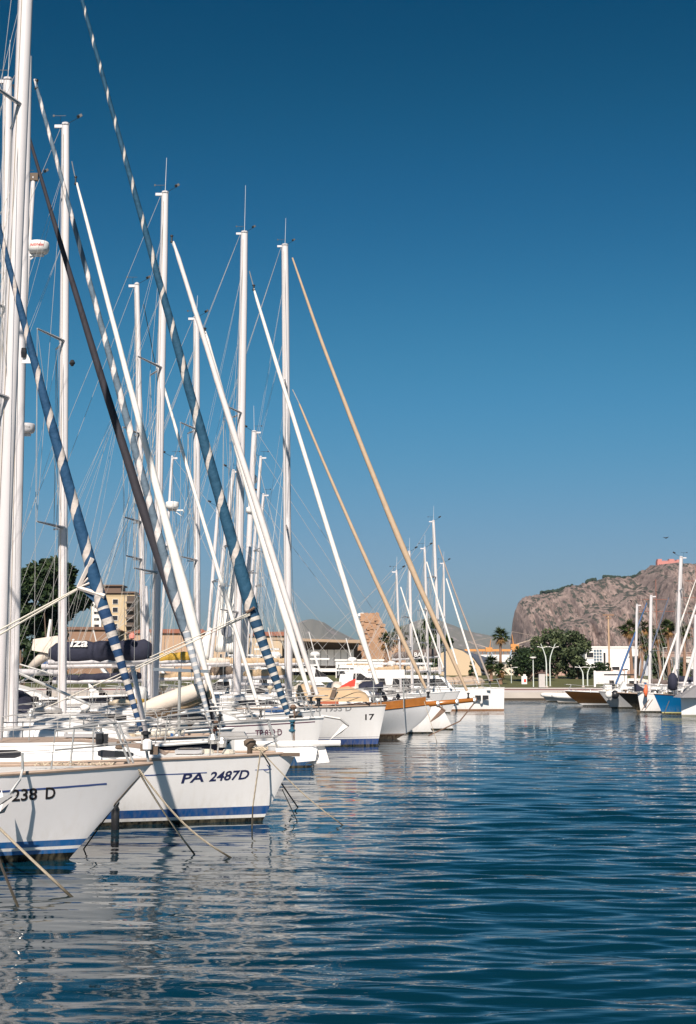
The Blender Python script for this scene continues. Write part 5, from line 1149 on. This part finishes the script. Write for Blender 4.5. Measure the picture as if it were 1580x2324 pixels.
# ---------------- four yachts beyond, only rigs show above the catamaran
for (pb, pt, wd, sp, Y, stpts, sm, lab) in (
    ((910, 1560), (900, 1296), 5, (1452,), 88, [(909, 1332, 3), (930, 1395, 4), (950, 1460, 4), (969, 1522, 4)], M_sail, 'far yacht with the shortest mast left of the BALI boom'),
    ((936, 1560), (929, 1252), 7, (1402, 1470), 92, [(950, 1362, 3), (965, 1400, 4), (985, 1455, 4), (1006, 1515, 4)], M_sail, 'far yacht with a thick mast rising above the left end of the BALI boom'),
    ((973, 1560), (964, 1243), 5.5, (1385, 1460), 97, [(971, 1275, 3), (985, 1345, 4), (1013, 1426, 5), (1039, 1508, 4)], M_sail, 'far yacht with slim mast right behind the BALI boom lettering'),
    ((1011, 1565), (1007, 1277), 4.5, (1400, 1465), 112, [(1014, 1313, 3), (1040, 1405, 4.5), (1060, 1465, 5), (1080, 1528, 5), (1088, 1550, 4)], M_sail, 'farthest yacht of the left row, its mast right of the tall catamaran mast')):
    b = Boat(lab, stpts[-1][0]+6, Y, 0, 1, 11, 3.6, 1.45, 1.25, 1.2, .7)
    b.hull(hull_mat('hull_paint_far', [(.06, BK)], WHITE), M_deck, M_gel); b.cabin(-2.4, -8, .55, wins=[(-3.2, -4.6), (-5, -7)]); b.rail(1.5, .62, 2.2, 4)
    b.mast(pb, pt, wd, sp, gear=2, sw=1.2, ant=.9); b.backstay(); b.stay(stpts, sm)
    b.boom((pb[0]-3, 1522), (pb[0]-75, 1525), .1, random.choice([M_cream, M_taupe, M_tan]), .22)
# ---------------- yachts on the far side of the pontoon, bows pointing left, raked masts
for (pb, pt, wd, Y, sp, dome, lab, gear) in (
    ((553, 1500), (577, 979), 13, 70, (1300,), (573, 1084, 20, 'ball'), 'yacht whose thick raked mast carries a white ball dome', 2),
    ((558, 1500), (592, 1037), 7, 76, (1250, 1370), None, 'yacht whose slim raked mast stands just right of the ball dome mast', 1),
    ((566, 1500), (598, 1122), 6.5, 80, (1330,), None, 'yacht with the lower of two slim raked masts beside the ball dome', 1),
    ((478, 1500), (530, 1068), 9, 66, (1240, 1330), None, 'yacht with a white raked mast behind the thick dark blue furled sail', 1),
    ((468, 1500), (495, 1150), 8, 72, (1320,), None, 'yacht with a pale raked mast left of the dark blue furled sail', 1),
    ((362, 1500), (391, 1037), 6, 64, (1240,), (391, 1147, 30, 'flat'), 'yacht whose thin raked mast carries a flat radar beside a tall white mast', 1)):
    b = Boat(lab, pb[0]-130*60/Y, Y, 0, -1, 12, 3.8, 1.5, 1.3, 1.3, .8, group='yachts on the far side of the pontoon')
    b.hull(hull_mat('hull_paint_back', [(.06, BK)], WHITE), M_deck, M_gel); b.cabin(-2.4, -9, .6, wins=[(-3.2, -4.6), (-5, -7)]); b.rail(1.5, .62, 2.2, 5)
    b.mast(pb, pt, wd, sp, gear=gear, sw=.9, ant=1.3); b.backstay(); b.sprayhood(-8, m=random.choice([M_navy, M_cream, M_tan]))
    b.boom((pb[0]+4, 1510), (pb[0]+170*60/Y, 1506), .1, random.choice([M_cream, M_sail, M_tan]), .25)
    if dome:
        if dome[3] == 'ball':
            x, z = b.P(dome[0], dome[1]); r = b.m(dome[2])/2; q = MB(); q.lathe((x, -.4, z), [(r*.8, -r), (r, -r*.5), (r, 0), (r*.85, r*.6), (r*.5, r*.95), (.02, r*1.1)], 14); q.build('satellite_dome', M_white, b.ms, True)
            b.radar(570, 1158, 24)
        else: b.radar(dome[0], dome[1], dome[2])
# loosely furled tall white headsails of two of them
for (pts, Y, lab, nm) in (([(540, 1225, 6), (536, 1290, 16), (530, 1350, 28), (523, 1420, 46), (517, 1480, 60)], 68, 'tall white sail hanging loosely in a narrow cone with a small oval emblem', 1),
                     ([(478, 1425, 6), (468, 1455, 20), (455, 1492, 40)], 62, 'small white triangular sail end left of the tall white sail cone', 0),
                     ([(508, 1236, 5), (503, 1330, 9), (500, 1400, 12), (497, 1480, 15)], 72, 'narrow rolled white sail beside the tall white sail cone', 0)):
    q = MB(); P_ = [at(px, py, Y) for px, py, _ in pts]; R = [w_/2/F*Y for _, _, w_ in pts]
    D = []; RR = []
    for i in range(len(P_)-1):
        for j in range(4): D.append(tuple(lerp(P_[i][k], P_[i+1][k], j/4) for k in range(3))); RR.append(lerp(R[i], R[i+1], j/4))
    D.append(P_[-1]); RR.append(R[-1]); o0 = D[-1]
    q.path([sub(d, o0) for d in D], RR, 14, flat=.45); 
    if nm: 
        g = MB(); g.lathe((-.0, -.62, .55*Y/60+ .35), [(.05, 0), (.28, .0), (.28, .02), (.05, .03)], 14, axis='y')
    o = q.build('rolled_sail', M_sail, None, True); o.location = o0; tag(o, lab, 'sail')
    if nm: g.build('oval_emblem', mat('oval_grey', (.14, .16, .2), .6), o)
# ---------------- motor yachts and cruisers in the background of the left row
def motor_yacht(label, px0, px1, ytop, Y, side=1, tiers=2, col=M_gel, arch=True, wl=None, cover=None):
    W = (px1-px0)/F*Y; zt = at(px0, ytop, Y)[2]; fb = min(1.7, zt*.42)
    b = Boat(label, px1 if side > 0 else px0, Y, 0, side, W, min(4.2, W*.36), fb, fb*.82, fb*.75, W*.08, group='motor yachts moored behind the sailing yachts', cat='motor yacht', name='motor_yacht')
    b.hull(hull_mat('hull_paint_motor', [(.1, BK)], WHITE, streak=.2), M_deck, M_steel)
    hb_ = b.B*.36; z0 = fb*.8; th = (zt-z0-.3)/tiers; xa, xb = -W*.22, -W*.86
    for t in range(tiers):
        q = MB(); z = z0+th*t; q.prism([(xa, z), (xa-th*1.3, z+th), (xb-.3, z+th), (xb, z)], -hb_, hb_); c = q.build('deckhouse' if t == 0 else 'flybridge', col, b.root)
        q = MB(); q.prism([(xa-th*.35, z+th*.32), (xa-th*1.1, z+th*.82), (xb+W*.08, z+th*.82), (xb+W*.06, z+th*.32)], -hb_-.01, hb_+.01); q.build('window_band', M_glass, c)
        q = MB(); q.box(((xa+xb)/2-th, 0, z+th+.04), (abs(xb-xa)*1.02, hb_*2.15, .09)); q.build('roof', col, c)
        xa -= W*.16; xb += W*.03; hb_ *= .84
    if cover:
        q = MB(); q.box(((xa+xb)/2, 0, zt+.12), (W*.4, hb_*2, .1)); q.build('bimini', cover, b.root)
    if arch:
        q = MB(); q.path([(xb+.6, -hb_, z0+th), (xb+.1, -hb_*.9, zt+.3), (xb+.1, hb_*.9, zt+.3), (xb+.6, hb_, z0+th)], .07, 6); q.lathe((xb+.1, 0, zt+.42), [(.3, -.1), (.32, 0), (.2, .14), (.02, .16)], 12); q.tube((xb+.1, .4, zt+.3), (xb-.3, .4, zt+1.8), .012+Y*.0002, None, 4); q.build('radar_arch', M_white, b.root)
    b.rail(1.0, .55, 2.0, 3, near_only=False); return b
motor_yacht('white motor yacht with dark curved windscreen left of the tall white sail cone', 410, 552, 1476, 76, -1, 2)
motor_yacht('large white flybridge yacht between the thick blue sail and the tall white mast', 560, 700, 1478, 84, 1, 2, cover=M_white)
motor_yacht('white motor yacht with a raked bow profile in front of the terminal', 690, 800, 1500, 88, 1, 2, cover=M_white)
motor_yacht('white motor cruiser half hidden behind the thick blue rolled sail', 600, 720, 1505, 72, 1, 1)
motor_yacht('white motor cruiser in front of the low harbour office', 770, 905, 1512, 92, 1, 2, cover=M_tan)
motor_yacht('low white cruiser behind the varnished classic ketch', 865, 990, 1520, 96, 1, 1, cover=M_taupe)
motor_yacht('white cabin cruiser moored below the yellow boom cover', 330, 440, 1520, 68, 1, 1, cover=M_cream)
motor_yacht('white cruiser below the blue covered boom at the left', 200, 330, 1528, 60, 1, 1)
# dark yacht and navy boom at the far left, under the ficus
b = Boat('black hulled ketch at the far left below the ficus with a blue covered boom', 300, 52, 0, 1, 14, 4, 1.9, 1.7, 1.6, 1.0)
b.hull(hull_mat('hull_paint_black', [(.1, BK)], (.018, .02, .03)), M_teak, M_gel, .04); b.cabin(-3, -10, .6, wins=[(-4, -5.5), (-6.5, -8)]); b.rail(1.8, .62, 2.2, 5)
b.mast((338, 1560), (330, 1330), 12, (), gear=0); b.boom((330, 1510), (95, 1512), .12, M_blue, .2); b.boom((345, 1492), (120, 1500), .18, None)
# white rolled dinghy cover with cream canvas on davits, left of the 150 mast
e = empty('covered_dinghy', at(110, 1462, 47), 0, 'dinghy under a cream canvas cover slung behind the left tall mast', 'dinghy'); k = 47/F
q = MB(); g = []
for i in range(9):
    t = i/8; x = lerp(-34, 34, t)*k; h = (14+12*t)*k; g.append([(x, -h*1.1, -h), (x, -h*.9, -.1), (x, -h*.3, h*.8), (x, h*.3, h*.8), (x, h*.9, 0), (x, h*1.1, -h)])
q.grid(g); q.add(g[0], [tuple(range(6))]); q.add(g[-1], [tuple(range(6))]); q.build('canvas', M_cream, e)
q = MB(); q.path([(-42*k, 0, 14*k-1.0), (-10*k, 0, -26*k), (40*k, 0, -10*k)], [.1, .2, .12], 8); q.build('tube', M_cream, e, True)
q = MB(); q.tube((-2*k, 0, 10*k), (4*k, 0, 56*k), .05, None, 6); q.build('davit', M_white, e)
# more deck level gear of the left row: dinghy on deck, coloured buckets, spinnaker pole
b = B2d
q = MB(); x0, z0 = b.P(306, 1618, -.8); x1, z1 = b.P(470, 1560, -.8); q.path([(lerp(x0, x1, t), -.8+.2*sin(pi*t), lerp(z0, z1, t)) for t in (0, .1, .3, .6, .85, 1)], [.06, .17, .22, .23, .2, .1], 10); q.build('inflatable_tube', M_cream, b.root, True)
q = MB(); x0, z0 = b.P(340, 1622, -.4); x1, z1 = b.P(480, 1575, -.4); q.path([(lerp(x0, x1, t), -.5, lerp(z0, z1, t)) for t in (0, .1, .5, 1)], [.05, .15, .2, .12], 10); q.build('inflatable_floor', M_tan, b.root, True)
for (px, py, Y, mcol, lab) in ((320, 1592, 37.2, M_white, 'white rounded canister with yellow base on deck right of the left tall mast'),):
    e = empty('liferaft', at(px, py, Y), 0, lab, 'liferaft'); q = MB(); q.lathe((0, 0, 0), [(.15, -.16), (.2, -.1), (.21, .08), (.15, .2), (.05, .24)], 14); q.build('shell', mcol, e, True)
    q = MB(); q.lathe((0, 0, -.15), [(.19, -.07), (.22, 0), (.215, .06)], 14); q.build('base', M_yel, e, True)
    e.location = at(318, 1578, 37.2)
# pale pole standing on the nearer foredeck
q = MB(); x0, z0 = B2.P(339, 1675); x1, z1 = B2.P(306, 1512); q.tube((x0, -.3, z0), (x1, -.3, z1), .05, .045, 8); q.build('spinnaker_pole', M_mast, B2.root, True)
for (p0, p1, Y, r) in (((35, 1524), (206, 1600), 33, .035), ((24, 1560), (100, 1520), 35, .03), ((20, 1500), (120, 1530), 34, .02)):
    a, c = at(*p0, Y), at(*p1, Y); o0 = B2c.o; q = MB(); q.tube(sub(a, o0), sub(c, o0), r, None, 6); q.build('boarding_pole', M_steel, B2c.root)
# ---------------- right hand side: bows pointing left
RG = []
def rgt(label, px, Y, L, B, fb, rake, hm, deckm=M_deck, railm=M_gel, cat='sailing yacht', cab=True, name='sailing_yacht', a=0, **k):
    b = Boat(label, px, Y, a, -1, L, B, fb, fb*.85, fb*.8, rake, cat=cat, name=name, group='boats moored on the right with bows to the left', **k)
    b.hull(hm, deckm, railm, .035)
    RG.append(b)
    if cab: b.cabin(-L*.22, -L*.7, .5, wins=[(-L*.3, -L*.4), (-L*.46, -L*.6)])
    return b
def rib(label, px, Y, L, mcol):
    b = rgt(label, px, Y, L, 2.0, .62, .55, hull_mat('rib_hull', [(.06, BK)], (.5, .47, .44)), M_deck, M_sail, 'dinghy', False, 'inflatable_boat')
    for sd in (-1, 1):
        q = MB(); q.path([(-t*L*.97+.02, sd*(b.hb(-t*L*.97-.02, .5)+.0), b.zd(-t*L*.97)+.02) for t in (0, .03, .08, .16, .28, .45, .7, 1)], [.14, .19, .22, .23, .23, .23, .23, .16], 10); q.build('inflatable_tube', mcol, b.root, True)
    return b
rib('small white inflatable at the quay, leftmost boat of the right hand group', 1229, 134, 5.5, M_sail)
b = rib('larger white inflatable overlapping the leftmost small one', 1254, 128, 7.0, M_sail)
q = MB(); q.prism([(-5.6, .6), (-5.4, 2.0), (-5.2, 2.0), (-5.3, .6)], -.6, .6); q.box((-6.1, 0, 2.5), (2.6, 1.8, .12)); q.build('canopy', M_black, b.root)
q = MB(); q.box((-5.0, 0, 1.1), (.8, .9, 1.0)); q.build('console', M_gel, b.root)
mb_ = hull_mat('hull_brown', [(.06, BK), (.20, WH)], (.085, .04, .012), .25)
b = rgt('brown hulled open motor boat with white deck and pale fenders', 1282, 117.5, 11, 3.2, 1.22, 1.5, mb_, M_white, M_gel, 'motor boat', False, 'motor_boat', sp=1.4, flare=.6)
b.cabin(-3.5, -8, .55, wins=[(-4.5, -6)]); b.rail(1.6, .5, 2, 3)
for i, (px, m_, lab) in enumerate(((1382, M_sail, 'pale ball fender on the bow left of the dark ball fender'), (1396, M_black, 'dark ball fender right of the pale one on the bow'))):
    e = empty('ball_fender', at(px, 1577, 108), 0, lab, 'fender'); q = MB(); r = .28 if i == 0 else .32
    q.lathe((0, 0, 0), [(.02, -r), (r*.6, -r*.8), (r*.95, -r*.3), (r, .1), (r*.7, r*.75), (.08, r*1.05)], 12); q.build('ball', m_, e, True)
    q = MB(); q.tube((0, 0, r), (.1, .2, r+.5), .015, None, 4); q.build('rope', M_ropew, e)
b = rgt('grey hulled yacht with a blue grey furled sail right of the brown motor boat', 1358, 109, 12, 3.6, 1.30, 1.0, hull_mat('hull_grey', [(.1, BK)], (.42, .42, .42)), flare=.7); b.rail(1.6, .6, 2, 5)
b.mast((1442, 1552), (1446, 1372), 6, (), gear=1, ant=.8)
b.stay([(1469, 1368, 2.5), (1447, 1422, 3), (1424, 1482, 5), (1398, 1554, 5)], mat('blue_furl_plain', (.05, .12, .27), .8), r0=0); b.boom((1448, 1552), (1500, 1556), .1, M_cream, .3)
b.sprayhood(-6, 1.3, 1.0, 1.6, mat('grey_canvas', (.30, .28, .31), .85))
b = rgt('black hulled yacht with a long overhanging bow and varnished rail', 1401, 100.5, 13, 3.6, 1.30, 1.4, hull_mat('hull_black_gloss', [(.08, (.2, .15, .1))], (.012, .012, .010), .15), M_deck, M_teak, flare=.8, sp=1.0); b.rail(1.6, .6, 2, 5)
b.mast((1474, 1565), (1478, 1352), 7.5, (1478,), gear=1); b.stay([(1519, 1356, 2.5), (1500, 1408, 3), (1480, 1465, 4), (1466, 1510, 5), (1454, 1550, 4)], mat('slate_furl', (.10, .12, .17), .8)); b.boom((1478, 1553), (1530, 1556), .1, M_taupe, .3)
b = rgt('white yacht with two mooring chains on its bow beside the black hull', 1447, 98, 12, 3.7, 1.32, .2, hull_mat('hull_white_r', [(.10, BK), (.13, WH)], WHITE), M_deck, M_gel); b.rail(1.6, .6, 2, 5)
for (a0, a1) in (((1473, 1588), (1457, 1612)), ((1481, 1588), (1464, 1612))): b.line(a0, a1, .035, M_chain, 'mooring_chain', 1.6, 2.2)
q = MB(); x, z = b.P(1415, 1558); q.prism([(x-.25, z-.2), (x-.02, z+.36), (x+.02, z+.36), (x+.3, z-.2)], -.3, .3); q.build('hatch_tent', M_sail, b.root)
q = MB(); x, z = b.P(1455, 1560); q.prism([(x+.4, z-.3), (x+.4, z+.25), (x-.3, z-.2)], -.4, .4); q.build('sail_bag', M_navy, b.root)
q = MB(); x, z = b.P(1459, 1568); q.path([(x, 1, z-.4), (x+.02, 1, z-.05), (x-.03, 1, z+.42)], [.07, .16, .08], 8); q.build('orange_bundle', M_orange, b.root, True)  # unidentified orange shape, modelled as a bundle

b = rgt('bright blue hulled yacht with yellow waterline line and tall white mast', 1484, 94, 13, 4.0, 1.30, .55, hull_mat('hull_bright_blue', [(.07, BK), (.14, (.55, .50, .2))], (.004, .12, .30), .25), M_deck, M_taupe, flare=.75); b.rail(1.6, .6, 2, 5)
b.mast((1533, 1580), (1546, 1264), 9, (1340, 1520), gear=1, straight=True, sw=.8); b.stay([(1578, 1315, 1.5), (1553, 1394, 3), (1546, 1417, 5), (1520, 1483, 5), (1489, 1566, 4)], M_sail); b.stay([(1596, 1330, 3), (1578, 1378, 5), (1545, 1480, 6), (1512, 1572, 5)], M_sailg)
b.boom((1536, 1549), (1620, 1552), .12, M_navy, .32); b.line((1519, 1591), (1508, 1618), .03, M_roped, 'mooring_line', 1.8, 2.2); b.sprayhood(-6.5, 1.5, 1.1, 1.6, M_navy)
q = MB(); x, z = b.P(1527, 1548, .5); q.lathe((x, .5, z), [(.1, -.55), (.3, -.45), (.34, 0), (.28, .4), (.1, .6)], 10); q.build('navy_sail_bag', M_navy, b.root, True)
b = rgt('white plumb bowed yacht at the right edge, nearest of the right hand group', 1545, 89, 12, 4.0, 1.32, .03, hull_mat('hull_white_edge', [(.12, (.25, .25, .2)), (.16, WH)], WHITE), M_deck, M_gel); b.rail(1.6, .6, 2, 5)
b.strip(-1.4, -8, .12, .16, mat('blue_band', (.03, .07, .30), .4)); b.mast((1577, 1580), (1579, 1395), 8, (), gear=0); b.stay([(1604, 1390, 6), (1583, 1446, 8), (1565, 1520, 8), (1547, 1572, 4)], M_sailg)
q = MB(); x0, z0 = b.P(1549, 1580); x1, z1 = b.P(1572, 1556); q.tube((x0, 0, z0), (x1, 0, z1), .06, None, 6); q.build('boarding_plank', M_sail, b.root)
q = MB(); x, z = b.P(1572, 1568); q.prism([(x-.6, z-.4), (x-.1, z+.35), (x+1.0, z-.4)], -1, 1); q.build('boom_tent', mat('grey_tent', (.25, .24, .25), .85), b.root)
# small fittings on the decks
for k_, (bb, nn) in enumerate(((B2, 9), (B2b, 14), (B2c, 14), (B2d, 14), (B3, 16), (B3b, 14), (B3c, 16), (B4, 18), (B5, 18), (CAT, 8))): bb.gear(nn, 20+k_)
for k_, bb in enumerate(RG): bb.gear(12, 50+k_, -.6, -5)
# ---------------- pontoon
e = empty('pontoon', (-16.5, 55, 0), 0, 'long floating pontoon behind the left hand row of yachts', 'pontoon')
q = MB(); q.box((0, 0, .38), (2.4, 84, .16)); q.build('deck', M_teak, e)
q = MB()
for k in range(14): q.box((0, -39+k*6, .1), (2.1, 3, .5))
q.build('float', M_concrete, e)
# ---------------- mooring lines
def bp(px, py, Y): return at(px, py, Y)
rope(bp(312, 1742, 21.3), water_at(523, 1946), .016, M_rope, 'tan rope from the 238 D bow running farthest right into the water')
rope(bp(308, 1740, 21.3), water_at(441, 1938), .014, M_rope, 'second tan rope from the 238 D bow, steeper and left of the longest', .05)
rope(bp(-80, 1800, 20.6), water_at(163, 2036), .019, M_rope, 'thick tan rope entering the water at the lower left', .02)
rope(bp(-40, 1850, 20.4), water_at(40, 2056), .018, M_roped, 'dark wet rope at the left edge below the thick tan rope', .02)
rope(bp(342, 1732, 21.4), bp(264, 1822, 21.35), .012, M_roped, 'dark rope running down the sloping stem of the 238 D hull', .0)
rope(bp(264, 1822, 21.3), water_at(190, 1927), .012, M_roped, 'dark rope from under the 238 D bow into the water', .0)
rope(bp(592, 1704, 25.95), bp(574, 1830, 26.0), .014, M_rope, 'tan rope hanging straight down the PA 2487D bow side', .0)
rope(bp(574, 1830, 26.0), water_at(572, 1880), .014, M_roped, 'wet lower end of the rope hanging down the PA 2487D bow', .0)
rope(bp(592, 1704, 25.95), water_at(676, 1832), .015, M_roped, 'dark rope from the PA 2487D cleat, steepest of the three to the right', .02)
rope(bp(640, 1790, 25.6), water_at(674, 1862), .010, M_rope, 'short pale rope branching below the PA 2487D bow', .0)
rope(bp(592, 1704, 25.95), water_at(780, 1874), .012, M_rope, 'pale rope from the PA 2487D bow reaching farthest right', .08)
rope(bp(797, 1607, 54), water_at(862, 1690), .012, M_rope, 'thin rope down the side of the 1955 D hull', .0)
rope(bp(797, 1607, 54), water_at(845, 1692), .010, M_rope, 'thinner rope beside it on the 1955 D hull', .0)
rope(bp(963, 1592, 58.2), water_at(992, 1685), .012, M_rope, 'thin rope from the classic ketch foredeck to the water', .0)
rope(bp(700, 1700, 41.5), water_at(713, 1742), .012, M_roped, 'dark rope below the blue boot stripe of TP 839 D', .0)
# dark hoses fender line between the two near hulls
e = empty('fender', at(262, 1850, 25.4), 0, 'long dark fender hanging between the two nearest hulls', 'fender')
q = MB(); q.lathe((0, 0, 0), [(.03, -.42), (.07, -.38), (.075, .1), (.05, .15), (.07, .2), (.06, .34), (.02, .38)], 10); q.build('body', M_black, e, True)
# gulls near the castle
q = MB(); p = at(1453, 1221, 300)
e = empty('bird', at(1453+90, 1221, 400), 0, 'tiny dark bird in the sky left of the tall right hand mast', 'bird'); e.location = at(1526-14, 1221, 400)
q = MB(); q.path([(-.9, 0, .25), (-.3, 0, .05), (0, 0, 0), (.3, 0, .1), (.8, 0, .4)], [.03, .12, .2, .12, .03], 5); q.build('body', M_black, e)

# ------------------------------------------------------------------ haze
hm = bpy.data.materials.new('haze'); hm.use_nodes = True; hn = hm.node_tree; hn.nodes.clear()
pv = hn.nodes.new('ShaderNodeVolumePrincipled'); pv.inputs['Color'].default_value = (.5, .72, 1.0, 1); pv.inputs['Density'].default_value = .00005; pv.inputs['Anisotropy'].default_value = .2
ho = hn.nodes.new('ShaderNodeOutputMaterial'); hn.links.new(pv.outputs[0], ho.inputs['Volume'])
q = MB(); q.box((0, 4300, 129), (9000, 9800, 262)); tag(q.build('haze', hm), 'thin pale sea haze', kind='stuff')
